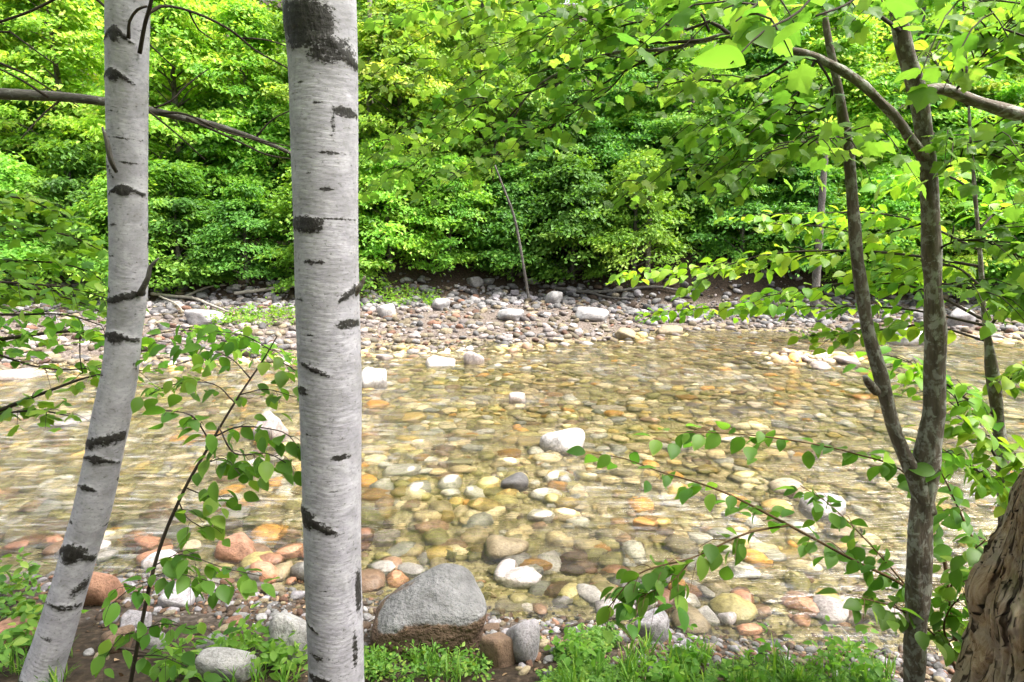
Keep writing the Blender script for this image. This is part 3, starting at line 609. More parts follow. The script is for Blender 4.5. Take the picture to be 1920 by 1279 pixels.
def place_name(u):
    if u < 60: return 'at the left edge of the photo'
    if u < 195: return 'left of the leaning birch'
    if u < 290: return 'behind the leaning birch'
    if u < 400: return 'just right of the leaning birch'
    if u < 540: return 'between the birches, nearer the thick one'
    if u < 690: return 'behind the thick birch'
    if u < 810: return 'just right of the thick birch'
    if u < 930: return 'above the left end of the gravel bar'
    if u < 1050: return 'above the middle of the gravel bar'
    if u < 1170: return 'above the right end of the gravel bar'
    if u < 1300: return 'above the tan triangular rocks'
    if u < 1430: return 'above the shady far waterline'
    if u < 1560: return 'left of the forked tree'
    if u < 1690: return 'behind the slim stem of the forked tree'
    if u < 1790: return 'behind the thick stem of the forked tree'
    if u < 1880: return 'right of the forked tree'
    return 'at the right edge of the photo'
ROWN = {0: 'edging the far bank', 1: 'low on the far slope', 2: 'halfway up the slope', 3: 'topping the slope', 4: 'behind the bank edge'}
TREES = [  # u, Y, kind, scale, row
 (20, 18.6, 'shrubm', 1.05, 0), (130, 19.2, 'shrubd', 1.1, 0), (235, 18.3, 'shrubm', 1.0, 0), (330, 18.9, 'shrubd', 1.0, 0), (455, 19.1, 'shrubd', .8, 0), (610, 19.3, 'shrubm', 1.0, 0),
 (730, 20.2, 'shrubb', .95, 0), (840, 20.8, 'shrubm', .95, 0), (960, 21.2, 'shrubd', 1.0, 0), (1075, 21.0, 'shrubd', 1.1, 0), (1190, 20.2, 'shrubm', 1.0, 0),
 (1395, 20.5, 'shrubd', .95, 0), (1500, 20.2, 'shrubd', .9, 0), (1640, 19.8, 'shrubm', .9, 0), (1740, 19.6, 'shrubb', .9, 0), (1840, 19.8, 'shrubm', 1.0, 0), (1940, 19.6, 'shrubd', 1.0, 0),
 (70, 22.4, 'shrubd', 1.25, 4), (200, 22.6, 'shrubm', 1.2, 4), (300, 22.0, 'shrubb', 1.2, 4), (420, 22.2, 'shrubd', 1.2, 4), (520, 22.4, 'shrubm', 1.15, 4), (700, 22.6, 'shrubd', 1.2, 4), (790, 22.8, 'shrubb', 1.1, 4), (900, 23.2, 'shrubm', 1.2, 4), (1010, 23.4, 'shrubd', 1.3, 4), (1130, 23.2, 'shrubm', 1.2, 4), (1250, 22.8, 'shrubd', 1.3, 4), (1320, 22.4, 'shrubm', 1.1, 4), (1440, 22.4, 'shrubd', 1.2, 4), (1580, 22.2, 'shrubb', 1.15, 4), (1700, 22.2, 'shrubm', 1.2, 4), (1820, 22.2, 'shrubb', 1.2, 4), (1930, 22, 'shrubm', 1.2, 4),
 (-40, 22, 'bright', 1.0, 1), (150, 22.5, 'bright', 1.0, 1), (350, 21.5, 'bright', .95, 1), (480, 22.3, 'bright', .85, 1), (640, 23, 'mid', .9, 1), (760, 21.8, 'bright', .9, 1), (905, 23.5, 'mid', .9, 1), (1030, 23, 'dark', .85, 1),
 (1150, 23.4, 'dark', .9, 1), (1285, 23, 'mid', .8, 1), (1400, 22.5, 'dark', .9, 1), (1530, 22.2, 'bright', .9, 1), (1680, 22.5, 'mid', .9, 1), (1800, 22.6, 'bright', .95, 1), (1960, 22, 'mid', .95, 1),
 (50, 27, 'mid', 1.1, 2), (250, 28, 'bright', 1.3, 2), (440, 27, 'bright', 1.25, 2), (570, 28.5, 'mid', 1.1, 2), (740, 27.5, 'bright', 1.3, 2), (880, 29, 'bright', 1.25, 2), (1000, 28, 'bright', 1.2, 2), (1110, 28.5, 'mid', 1.05, 2), (1240, 27.5, 'bright', 1.2, 2), (1380, 29, 'mid', 1.1, 2), (1500, 28, 'bright', 1.25, 2), (1640, 28.5, 'bright', 1.2, 2), (1770, 28, 'mid', 1.05, 2), (1900, 28, 'bright', 1.2, 2),
 (-30, 36, 'bright', 1.5, 3), (340, 36, 'mid', 1.3, 3), (640, 37, 'bright', 1.5, 3), (850, 37.5, 'bright', 1.5, 3), (1180, 37, 'bright', 1.6, 3), (1340, 36, 'mid', 1.35, 3), (1650, 36, 'mid', 1.3, 3), (1980, 36, 'mid', 1.3, 3)]
seen_lab = set()
for q, (u, Y, kd, s, row) in enumerate(TREES):
    x = P(u, 440, Y)[0]; nk = len([1 for k in KIND if k[0] == kd]); tm, cm = KIND[kd, q % nk]
    lab = f"{LOOK[kd]} {ROWN[row]} {place_name(u)}"; assert lab not in seen_lab, lab; seen_lab.add(lab)
    t = empty('bush' if kd.startswith('shrub') else 'broadleaf_tree', (x, Y, tz(x, Y)), lab, 'bush' if kd.startswith('shrub') else 'tree', 'bushes along the far bank' if kd.startswith('shrub') else 'trees of the far bank forest')
    s *= {3: .72, 2: .8}.get(row, 1.0)
    t.rotation_euler = (0, 0, random.uniform(0, 6.28)); t.scale = (s * random.uniform(.93, 1.07), s * random.uniform(.93, 1.07), s)
    link('trunk', tm, t); link('crown', cm, t)
for q, (x, y, kd, sc, lab) in enumerate([(-8.5, -4.5, 'mid', .85, 'added unseen mid green tree far left on the near bank, behind the viewpoint'), (-3.6, -6.0, 'bright', 1.0, 'added unseen bright green tree on the near bank, left behind the viewpoint'), (1.2, -6.5, 'mid', .85, 'added unseen mid green tree on the near bank, straight behind the viewpoint'), (5.2, -5.2, 'bright', 1.0, 'added unseen bright green tree on the near bank, right behind the viewpoint'), (9.5, -3.6, 'mid', .85, 'added unseen mid green tree far right on the near bank, behind the viewpoint')]):  # unseen trees, added to block sky light on the lower trunks
    t = empty('broadleaf_tree', (x, y, tz(x, y)), lab, 'tree'); t.scale = (sc, sc, sc); tm, cm = KIND[kd, q % 3]; link('trunk', tm, t); link('crown', cm, t)
# ------------------------------------------------------------------ birches
def birch(pts, marks, label, seed, taper_marks=(), rough=0.004):
    pp = px(pts); S = spline(pp, 0.007); nz = SNoise(seed, 16, 2.5, 14, 3)
    cu = np.array([p[0] for p in pts]); cv = np.array([p[1] for p in pts]); cw = np.array([p[3] for p in pts]); o = np.argsort(cv)
    pix = np.array([uv_of(p) for p in S[:, :3]])           # pixel of each ring centre
    segs = 150; Ls = np.concatenate([[0], np.cumsum(np.linalg.norm(np.diff(S[:, :3], axis=0), axis=1))])
    res = {}
    def disp(PH, LL, RR, bk):
        mk = np.zeros_like(PH); bump = np.zeros_like(PH); sx = np.sin(PH); fr = np.cos(PH) > 0
        for (kind, u, v, w, h, st) in marks:
            k = np.argmin(np.abs(pix[:, 1] - v)); hw = RR[k, 0] * FPX / depth(S[k, :3]); l0 = Ls[k]; ppm = FPX / depth(S[k, :3])
            x0 = (u - pix[k, 0]) / hw; du = (sx - x0) * hw / (w / 2); dv = (l0 - LL) * ppm / (h / 2)     # dv>0: below
            if kind == 'patch': f = 1.25 - (np.abs(du) ** 2.4 + np.abs(dv) ** 2.4)
            elif kind == 'eye':                            # branch scar: chevron with a dark core
                f = 1.15 - np.abs(dv + 0.35 - 0.9 * np.abs(du) ** 1.3) * 2.6 - 0.55 * np.abs(du) ** 4; f = np.maximum(f, 1.1 - (1.9 * du) ** 2 - (1.3 * (dv - 0.05)) ** 2)
            elif kind == 'diag': f = 1.2 - np.abs(dv - 0.75 * du) * 2.2 - np.abs(du) ** 4 * .7
            elif kind == 'diagr': f = 1.2 - np.abs(dv + 0.75 * du) * 2.2 - np.abs(du) ** 4 * .7
            else: f = 1.1 - (du ** 2 + dv ** 2)             # dash
            f = np.where(fr, np.clip(f, 0, 1), 0) * st
            mk = np.maximum(mk, f)
            if kind in ('patch', 'eye', 'diag', 'diagr'): bump += 0.006 * f * (hw > 0) * (1 if kind != 'eye' else 1.3)
        r = np.random.RandomState(seed + 9)
        for _ in range(46):                                 # scars all round the back as well
            l0 = r.uniform(0, Ls[-1]); a0 = r.uniform(1.9, 4.4); d = np.angle(np.exp(1j * (PH - a0))) * RR / r.uniform(.02, .07); e = (l0 - LL) / r.uniform(.006, .03); mk = np.maximum(mk, np.clip(1.1 - d * d - e * e, 0, 1))
        res['mk'] = mk
        return rough * nz(bk * np.array([2, 2, 1])) + 0.6 * bump + 0.0016 * np.sin(LL * 300 + 3 * np.sin(PH * 3)) * 0.3
    V, Q, T, bk, D = tube(pp, 0.007, segs, disp); mk = np.concatenate([res['mk'].ravel(), [0, 0]])
    base = S[0, :3] if S[0, 2] < S[-1, 2] else S[-1, :3]; gz = tz(base[0], base[1])
    root = empty('birch_tree', (base[0], base[1], gz), label, 'tree', 'white birches on the near bank')
    mb = MB(); mb.add(V, T=T, Q=Q, bk=bk, mark=mk); tr = mb.build('trunk', M['birch'], root)
    return root, S
CB = [(633, 1480, 2.30, 106.7), (631, 1279, 2.30, 99.4), (628, 1150, 2.30, 102.1), (624, 1050, 2.30, 105.8), (621, 900, 2.30, 107.6), (619, 750, 2.30, 110.1), (617, 650, 2.30, 111.2), (615, 550, 2.30, 113.2), (612, 400, 2.30, 115.7), (608, 250, 2.30, 124.2), (604, 130, 2.30, 129.5), (597, 0, 2.29, 137.0), (590, -140, 2.28, 141.0), (575, -500, 2.27, 150.0), (560, -1100, 2.25, 165.0)]
CM = [('patch', 592, 62, 112, 92, 1.0), ('patch', 560, 40, 60, 60, .8), ('patch', 630, 105, 80, 55, .75), ('diag', 654, 112, 44, 62, 1), ('dash', 655, 216, 44, 22, 1), ('dash', 640, 240, 8, 60, .5), ('dash', 634, 293, 46, 9, .9), ('dash', 630, 357, 34, 8, .8), ('patch', 592, 421, 72, 32, .95), ('dash', 640, 411, 66, 5, .8),
      ('dash', 607, 488, 46, 10, .9), ('diagr', 664, 545, 34, 40, 1), ('dash', 660, 600, 40, 22, .9), ('diag', 606, 682, 62, 30, .85), ('patch', 580, 722, 34, 20, .8), ('dash', 650, 841, 34, 14, .95), ('diag', 603, 958, 90, 56, 1.05), ('patch', 588, 955, 44, 44, .95), ('dash', 676, 1100, 8, 110, .9), ('dash', 672, 1200, 8, 90, .8), ('diag', 592, 1150, 40, 22, .7), ('dash', 612, 1202, 44, 14, .7), ('patch', 612, 1243, 50, 20, .75), ('dash', 560, 1010, 10, 40, .8),
      ('dash', 580, 170, 30, 6, .6), ('dash', 615, 205, 24, 5, .6), ('dash', 600, 330, 20, 5, .6), ('dash', 575, 560, 26, 6, .6), ('dash', 600, 620, 30, 5, .6), ('dash', 595, 800, 26, 5, .6), ('dash', 640, 900, 22, 6, .6), ('dash', 620, 1080, 28, 6, .6)]
root_c, SCB = birch(CB, CM, 'thick upright white birch with dark bark patches, second trunk from the left', 31)
LB = [(35, 1480, 2.6, 83.5), (76, 1279, 2.66, 67.9), (100, 1200, 2.68, 62.6), (130, 1100, 2.7, 60.9), (153, 1020, 2.72, 62.6), (174, 950, 2.73, 62.6), (196, 850, 2.75, 59.7), (208, 790, 2.76, 62.0), (225, 700, 2.77, 60.2), (233, 620, 2.78, 60.1), (240, 550, 2.78, 64.4), (241, 450, 2.78, 62.6), (239, 300, 2.78, 64.1), (238, 150, 2.77, 67.5), (240, 0, 2.76, 73.0), (241, -140, 2.76, 75.0), (236, -500, 2.75, 78.0), (230, -1100, 2.74, 82.0)]
LMARK = [('eye', 238, 74, 54, 44, 1), ('eye', 233, 146, 58, 38, .95), ('diag', 222, 320, 26, 50, .5), ('dash', 256, 305, 30, 7, .9), ('dash', 240, 262, 70, 5, .6), ('eye', 250, 357, 56, 34, 1), ('dash', 232, 422, 22, 8, .8), ('diagr', 240, 558, 78, 40, 1.05), ('dash', 214, 545, 24, 16, .9), ('eye', 233, 629, 74, 38, 1), ('dash', 262, 680, 14, 26, .9), ('dash', 203, 703, 22, 9, .7), ('diagr', 206, 820, 92, 62, 1.0), ('eye', 200, 852, 62, 30, .95), ('eye', 180, 905, 44, 22, .85), ('eye', 153, 1024, 76, 66, 1.05), ('patch', 158, 1020, 40, 34, 1),
         ('diagr', 172, 1075, 34, 70, .8), ('eye', 138, 1120, 92, 22, .6), ('patch', 80, 1272, 60, 22, 1), ('dash', 150, 975, 22, 8, .7), ('dash', 235, 215, 26, 5, .6), ('dash', 225, 480, 22, 5, .7), ('dash', 110, 1180, 30, 7, .6), ('dash', 190, 780, 24, 6, .6)]
def high_crown(root, S, seed, hb, h, R):
    tm, cm = crown_mesh(seed, h, R, hb, 95, 70, .10, M['leaf_mid']); top = S[np.argmax(S[:, 2]), :3]
    o = link('crown', cm, root); bz = root.location.z; o.location = (top[0] - root.location.x, top[1] - root.location.y, top[2] - bz - hb - 1.0)
root_l, SLB = birch(LB, LMARK, 'slimmer leaning white birch with chevron scars, leftmost trunk', 32, rough=0.0035)
high_crown(root_c, SCB, 701, 2.0, 7.5, 2.6); high_crown(root_l, SLB, 702, 2.0, 7.0, 2.4)
mb = MB()
add_tube(mb, px([(262, 100, 2.72, 8), (272, 45, 2.68, 7), (282, 10, 2.66, 7), (292, -40, 2.64, 6)]), .02, 7)
mb.build('branch', M['twig'], root_l)
mb = MB(); add_tube(mb, px([(241, 72, 2.66, 7), (243, 40, 2.64, 5), (258, 18, 2.63, 5), (276, 12, 2.63, 4)]), .02, 6); mb.build('twig', M['twig'], root_l)
mb = MB(); add_tube(mb, px([(262, 40, 2.74, 9), (300, 12, 2.8, 6), (360, 22, 2.9, 5), (430, 55, 3.0, 5), (480, 95, 3.1, 4), (540, 128, 3.2, 3)]), .04, 6)
add_tube(mb, px([(355, 22, 2.9, 4), (372, 55, 2.95, 3), (400, 75, 3.0, 2)]), .04, 5); add_tube(mb, px([(455, 72, 3.05, 3), (500, 75, 3.1, 3), (560, 95, 3.2, 2)]), .04, 5)
mb.build('branch', M['twig'], root_l)
mb = MB(); add_tube(mb, px([(218, 322, 2.68, 7), (208, 300, 2.64, 10), (201, 265, 2.63, 9), (192, 238, 2.63, 4)]), .02, 7); mb.build('branch_stub', M['deadbranch'], root_l)
mb = MB(); add_tube(mb, px([(262, 552, 2.74, 12), (278, 520, 2.72, 9), (282, 500, 2.72, 7), (298, 484, 2.72, 3)]), .02, 7); mb.build('branch_stub', M['deadbranch'], root_l)
mb = MB(); add_tube(mb, px([(660, 555, 2.28, 16), (676, 536, 2.27, 10), (684, 518, 2.26, 4)]), .015, 7); mb.build('branch_stub', M['bark'], root_c)
# bare dead branch passing behind the leaning birch
t = empty('dead_branch', P(-40, 172, 3.3), 'long grey dead branch running level behind the leaning birch', 'branch')
mb = MB(); add_tube(mb, px([(-140, 166, 3.3, 23.8), (0, 176, 3.3, 21.2), (120, 182, 3.35, 17.8), (230, 196, 3.4, 15.3), (330, 218, 3.5, 12.8), (420, 240, 3.6, 11.0), (540, 285, 3.8, 6.8), (610, 330, 3.9, 4.2)]), .05, 10); mb.build('limb', M['deadbranch'], t)
for q in [[(300, 212, 3.45, 6), (350, 215, 3.4, 4), (430, 250, 3.4, 3), (545, 275, 3.4, 2)], [(275, 205, 3.4, 5), (330, 250, 3.45, 3), (385, 300, 3.5, 2)], [(350, 222, 3.5, 5), (440, 262, 3.45, 4), (500, 290, 3.4, 3), (560, 300, 3.4, 2)], [(90, 182, 3.3, 6), (40, 150, 3.2, 4), (-20, 120, 3.1, 3)], [(120, 183, 3.35, 4), (80, 215, 3.3, 3), (40, 260, 3.2, 2)], [(280, 206, 3.45, 4), (320, 190, 3.45, 4), (350, 160, 3.5, 3), (390, 130, 3.55, 2)], [(480, 258, 3.7, 4), (510, 225, 3.7, 3), (550, 205, 3.7, 2)]]: mb = MB(); add_tube(mb, px(q), .04, 5); mb.build('side_twig', M['twig'], t)
# ------------------------------------------------------------------ forked maple at right
base = P(1712, 1279, 2.5); rt = empty('maple_tree', (base[0], base[1], tz(base[0], base[1])), 'grey barked maple forking low into two stems at the right', 'tree')
nzb = SNoise(55, 16, 3, 16, 3)
def bd(PH, LL, RR, bk): return RR * 0.09 * nzb(bk * np.array([14, 14, 5])) + RR * .05 * np.sin(PH * 3 + LL * 4)
mb = MB()
add_tube(mb, px([(1712, 1480, 2.5, 38.5), (1714, 1279, 2.5, 34.4), (1719, 1150, 2.5, 39.2), (1724, 1000, 2.5, 39.9), (1732, 915, 2.5, 41.3), (1742, 840, 2.5, 40.0), (1752, 740, 2.5, 36.0), (1755, 640, 2.5, 34.4), (1748, 500, 2.5, 32.8), (1743, 400, 2.5, 31.2), (1736, 290, 2.5, 32.0), (1722, 190, 2.48, 30.4), (1700, 100, 2.46, 28.8), (1688, 40, 2.45, 27.2), (1670, -120, 2.4, 25.6), (1640, -500, 2.3, 22.4), (1600, -1000, 2.2, 12.8)]), .012, 40, bd)
mb.build('trunk', M['bark'], rt)
mb = MB()
add_tube(mb, px([(1738, 960, 2.5, 31.0), (1722, 905, 2.5, 34.0), (1700, 860, 2.5, 26.3), (1676, 800, 2.5, 24.0), (1650, 700, 2.5, 24.8), (1626, 610, 2.5, 23.2), (1608, 500, 2.5, 22.4), (1600, 400, 2.5, 19.4), (1592, 300, 2.5, 19.4), (1578, 200, 2.49, 17.0), (1565, 130, 2.48, 14.0), (1548, 40, 2.46, 11.6), (1535, -100, 2.44, 9.3)]), .012, 30, bd)
mb.build('second_stem', M['bark'], rt)
mb = MB(); add_tube(mb, px([(1644, 735, 2.48, 16), (1632, 722, 2.42, 17), (1622, 706, 2.38, 9)]), .01, 8); mb.build('branch_stub', M['bark'], rt)
mb = MB(); BC = px([(1738, 300, 2.5, 21.7), (1715, 272, 2.46, 18.8), (1680, 222, 2.42, 17.3), (1620, 162, 2.4, 16.7), (1560, 122, 2.4, 15.9), (1500, 98, 2.42, 13.0), (1435, 85, 2.5, 8.7), (1370, 66, 2.6, 9.3), (1320, 76, 2.7, 8.7), (1250, 92, 2.85, 7.2), (1150, 100, 3.05, 5.8), (1060, 130, 3.3, 4.3), (985, 185, 3.5, 3.6), (930, 290, 3.7, 2.9)])
add_tube(mb, BC, .02, 12, lambda PH, LL, RR, bk: RR * .1 * nzb(bk * np.array([30, 30, 12]))); mb.build('branch', M['bark'], rt)
mb = MB(); BR = px([(1722, 175, 2.48, 22), (1770, 168, 2.5, 20), (1830, 190, 2.52, 21), (1900, 212, 2.55, 24), (2000, 240, 2.6, 22), (2150, 260, 2.7, 14)]); add_tube(mb, BR, .02, 10, bd); mb.build('branch', M['bark'], rt)
TW = [  # traced fine branches of the crown: u, v, Y, width
 [(1370, 66, 2.6, 8), (1330, 40, 2.65, 6), (1290, 55, 2.75, 5), (1210, 40, 2.9, 4), (1120, 60, 3.1, 3), (1010, 70, 3.3, 2)],
 [(1320, 76, 2.7, 7), (1230, 80, 2.85, 5), (1130, 75, 3.05, 4), (1040, 85, 3.3, 3), (940, 120, 3.5, 2), (860, 175, 3.6, 2)],
 [(1330, 60, 2.7, 5), (1300, 10, 2.7, 4), (1210, -5, 2.8, 3), (1100, 30, 3.0, 2), (980, 30, 3.2, 2)],
 [(1150, 100, 3.05, 5), (1080, 125, 3.2, 4), (1000, 170, 3.35, 3), (900, 195, 3.55, 3), (780, 235, 3.7, 2), (690, 300, 3.8, 1.5)],
 [(1250, 92, 2.85, 5), (1160, 140, 3.0, 4), (1080, 190, 3.1, 3), (1010, 235, 3.2, 2.5), (930, 240, 3.35, 2)],
 [(1200, 95, 2.95, 4), (1140, 170, 3.0, 3), (1060, 220, 3.1, 3), (960, 285, 3.2, 2), (850, 330, 3.3, 1.5)],
 [(1500, 98, 2.42, 7), (1440, 140, 2.5, 5), (1380, 155, 2.6, 4), (1300, 150, 2.75, 3), (1220, 165, 2.9, 2)],
 [(1530, 110, 2.4, 6), (1500, 170, 2.45, 4), (1480, 210, 2.5, 3), (1420, 260, 2.6, 2)],
 [(1530, 110, 2.4, 5), (1560, 160, 2.4, 4), (1550, 200, 2.4, 3), (1480, 215, 2.45, 3), (1400, 215, 2.55, 2), (1320, 240, 2.7, 2)],
 [(1596, 285, 2.5, 7), (1540, 285, 2.5, 5), (1460, 300, 2.55, 4), (1360, 305, 2.65, 3), (1270, 320, 2.8, 2), (1190, 345, 2.95, 2)],
 [(1590, 235, 2.5, 5), (1540, 240, 2.5, 4), (1470, 255, 2.55, 3), (1380, 230, 2.65, 2)],
 [(1600, 240, 2.5, 6), (1560, 260, 2.3, 4), (1500, 275, 2.1, 3)],
 [(1420, 85, 2.5, 6), (1400, 30, 2.4, 5), (1330, -20, 2.4, 4), (1250, -40, 2.5, 3)],
 [(1690, 60, 2.45, 8), (1620, 10, 2.2, 6), (1540, -20, 1.9, 5), (1450, -10, 1.6, 4), (1380, 40, 1.4, 3)],
 [(1690, 40, 2.45, 8), (1720, 0, 2.2, 6), (1770, -30, 1.9, 5), (1850, 10, 1.7, 3), (1890, 70, 1.6, 2)],
 [(1790, 172, 2.5, 5), (1830, 120, 2.4, 4), (1870, 60, 2.3, 3), (1860, 10, 2.3, 3)],
 [(1752, 330, 2.5, 5), (1800, 300, 2.4, 4), (1860, 290, 2.3, 3), (1930, 320, 2.25, 2)],
 [(1748, 250, 2.5, 5), (1790, 262, 2.4, 4), (1840, 280, 2.35, 3), (1900, 250, 2.3, 2)],
 [(1755, 470, 2.5, 5), (1800, 450, 2.4, 4), (1870, 460, 2.35, 3), (1940, 500, 2.3, 2)],
 [(1756, 530, 2.5, 5), (1810, 540, 2.4, 4), (1880, 552, 2.35, 3), (1960, 555, 2.3, 2)],
 [(985, 185, 3.5, 4), (940, 240, 3.55, 4), (922, 300, 3.6, 4), (925, 340, 3.6, 2)],
]
def bough(root, name, mt, ml, tw, lv):
    b = tw.build(name, M[mt], root)
    if lv.V: lv.build('leaves', M[ml], b, origin=np.array(root.location))
for k, q in enumerate(TW):
    tw, lv = MB(), MB(); pp = px(q); add_tube(tw, pp, .05, 6)
    if k != 20: leafy(lv, pp, .038, .064, TM, start=.2, droop=.45, tilt=.5, jitter=.02, base_r=.55)
    if k != 20: side_twigs(tw, lv, pp, 13, .42, .06, TM, .04, r=.0028, droop=.35, base_r=.5, tilt=.5)
    bough(rt, 'bough', 'twig', 'leaf_near', tw, lv)
for k, q in enumerate([[(1560, -60, 1.25, 6), (1500, 20, 1.2, 5), (1430, 60, 1.15, 4), (1370, 120, 1.12, 3)], [(1660, -70, 1.5, 6), (1600, 0, 1.45, 5), (1530, 30, 1.4, 4)]]):
    tw, lv = MB(), MB(); pp = px(q); add_tube(tw, pp, .03, 6); leafy(lv, pp, .07, .09, TOB, start=.35, droop=.25, tilt=.25, base_r=.5, vr=.15); bough(rt, 'bough', 'twig', 'leaf_near', tw, lv)
for q in [[(1250, -40, 2.5, 4), (1130, -10, 2.9, 3), (1000, 0, 3.3, 2.5), (880, 30, 3.6, 2), (760, 90, 3.9, 1.5), (690, 150, 4.0, 1)], [(1100, 30, 3.0, 3), (980, 70, 3.4, 2), (860, 110, 3.7, 1.5), (740, 160, 3.9, 1)], [(1000, 0, 3.3, 2), (900, -10, 3.5, 2), (800, 20, 3.8, 1.5), (700, 40, 4.0, 1)], [(900, 195, 3.55, 2), (800, 290, 3.7, 1.5), (720, 340, 3.8, 1)]]:
    tw, lv = MB(), MB(); pp = px(q); add_tube(tw, pp, .05, 6); leafy(lv, pp, .042, .066, TM, start=.15, droop=.5, tilt=.6, base_r=.75); side_twigs(tw, lv, pp, 13, .42, .064, TM, .044, r=.0022, droop=.3, base_r=.75, tilt=.6); bough(rt, 'bough', 'twig', 'leaf_near', tw, lv)
# ------------------------------------------------------------------ slim beech sapling at the right edge with layered sprays
base = P(1890, 1100, 3.1); rb = empty('beech_sapling', (base[0], base[1], tz(base[0], base[1])), 'slim beech sapling right of the forked maple with long layered leaf sprays', 'tree')
mb = MB(); add_tube(mb, px([(1893, 1230, 3.1, 27.2), (1888, 1050, 3.1, 22.9), (1882, 920, 3.1, 22.1), (1872, 800, 3.1, 20.4), (1860, 690, 3.1, 19.6), (1846, 590, 3.1, 9.0), (1838, 480, 3.1, 7.7), (1826, 340, 3.1, 6.3), (1815, 180, 3.1, 4.5), (1805, -20, 3.1, 2.7)]), .03, 14, bd); mb.build('trunk', M['bark'], rb)
SPR = [
 [(1840, 500, 3.1, 6), (1700, 478, 3.5, 5), (1580, 470, 3.9, 4), (1450, 476, 4.2, 3), (1360, 500, 4.4, 2), (1290, 545, 4.5, 1.5)],
 [(1580, 470, 3.9, 3), (1450, 490, 4.3, 3), (1330, 500, 4.6, 2), (1240, 508, 4.8, 2), (1160, 518, 5.0, 1.5)],
 [(1838, 470, 3.1, 6), (1730, 420, 3.6, 4), (1640, 400, 4.0, 3), (1520, 400, 4.3, 2), (1390, 405, 4.5, 1.5)],
 [(1730, 420, 3.6, 3), (1640, 440, 4.0, 3), (1540, 425, 4.2, 2), (1450, 420, 4.3, 1.5)],
 [(1846, 600, 3.1, 6), (1720, 540, 3.5, 5), (1600, 530, 3.8, 4), (1500, 545, 4.0, 3), (1410, 560, 4.2, 2)],
 [(1846, 610, 3.1, 6), (1700, 580, 3.6, 4), (1560, 575, 4.0, 3), (1400, 575, 4.4, 2), (1290, 580, 4.7, 2), (1205, 590, 4.9, 1.5)],
 [(1850, 640, 3.1, 5), (1740, 610, 3.4, 4), (1640, 620, 3.7, 3), (1520, 630, 4.0, 2)],
 [(1850, 620, 3.1, 6), (1900, 560, 3.0, 4), (1960, 530, 2.9, 2)],
 [(1842, 540, 3.1, 6), (1790, 500, 3.3, 4), (1720, 500, 3.5, 3), (1660, 515, 3.7, 2)],
 [(1835, 430, 3.1, 5), (1880, 390, 3.2, 4), (1940, 380, 3.3, 2)],
 [(1828, 360, 3.1, 5), (1770, 330, 3.4, 4), (1680, 340, 3.8, 2)],
 [(1870, 780, 3.1, 6), (1800, 740, 3.0, 4), (1750, 700, 2.9, 3), (1680, 670, 2.8, 2)],
 [(1865, 740, 3.1, 5), (1910, 700, 3.0, 3), (1960, 690, 2.9, 2)],
 [(1880, 880, 3.1, 6), (1850, 830, 2.9, 4), (1810, 790, 2.8, 3), (1790, 740, 2.7, 2)],
 [(1884, 930, 3.1, 6), (1830, 880, 2.9, 4), (1780, 850, 2.8, 3), (1720, 850, 2.7, 2)],
 [(1886, 960, 3.1, 6), (1930, 900, 2.9, 4), (1960, 870, 2.8, 2)],
 [(1820, 280, 3.1, 5), (1870, 230, 3.1, 3), (1930, 200, 3.1, 2)], [(1815, 200, 3.1, 5), (1770, 140, 3.2, 3), (1740, 90, 3.3, 2)], [(1812, 140, 3.1, 4), (1860, 90, 3.1, 3), (1900, 30, 3.1, 2)]]
for q in SPR:
    tw, lv = MB(), MB(); pp = px(q); add_tube(tw, pp, .05, 6); leafy(lv, pp, .032, .095, TOB, start=.2, droop=.8, tilt=.45, base_r=.6); side_twigs(tw, lv, pp, 14, .30, .09, TOB, .036, r=.0024, droop=.3, start=.2, base_r=.6, tilt=.45); bough(rb, 'bough', 'twig', 'leaf_beech', tw, lv)
# shrub with arching shoots across the lower right
base = P(1790, 1240, 2.75); rs_ = empty('arching_shrub', (base[0], base[1], tz(base[0], base[1])), 'low shrub behind the forked trunk with long shoots arching left over the water', 'shrub')
SH = [
 [(1800, 1270, 2.75, 8), (1740, 1140, 2.7, 7), (1690, 1095, 2.65, 6), (1600, 1050, 2.6, 5), (1470, 980, 2.6, 5), (1350, 920, 2.65, 4), (1230, 882, 2.7, 2)],
 [(1480, 985, 2.6, 4), (1400, 1000, 2.5, 4), (1300, 1045, 2.45, 3), (1200, 1075, 2.4, 3), (1140, 1140, 2.4, 2)],
 [(1300, 1045, 2.45, 3), (1260, 1090, 2.4, 2), (1200, 1120, 2.35, 2)],
 [(1790, 1200, 2.75, 7), (1760, 1000, 2.8, 6), (1700, 890, 2.8, 4), (1600, 850, 2.85, 3), (1480, 825, 2.9, 3), (1350, 812, 2.95, 2), (1220, 812, 3.0, 1.5)],
 [(1230, 882, 2.7, 2), (1170, 860, 2.75, 2), (1110, 850, 2.8, 1.2)],
 [(1800, 1240, 2.7, 8), (1850, 1100, 2.6, 5), (1800, 960, 2.5, 4), (1762, 880, 2.45, 2)],
 [(1790, 1230, 2.7, 6), (1740, 1180, 2.6, 4), (1680, 1140, 2.5, 3), (1610, 1120, 2.45, 2)],
 [(1800, 1230, 2.7, 6), (1780, 1130, 2.6, 4), (1800, 1060, 2.5, 3), (1850, 1010, 2.4, 2)], [(1795, 1240, 2.7, 6), (1770, 1180, 2.6, 4), (1790, 1130, 2.5, 3), (1840, 1100, 2.4, 2)],
 [(1700, 1100, 2.65, 4), (1640, 1030, 2.7, 3), (1560, 950, 2.8, 2), (1500, 910, 2.85, 1.5)]]
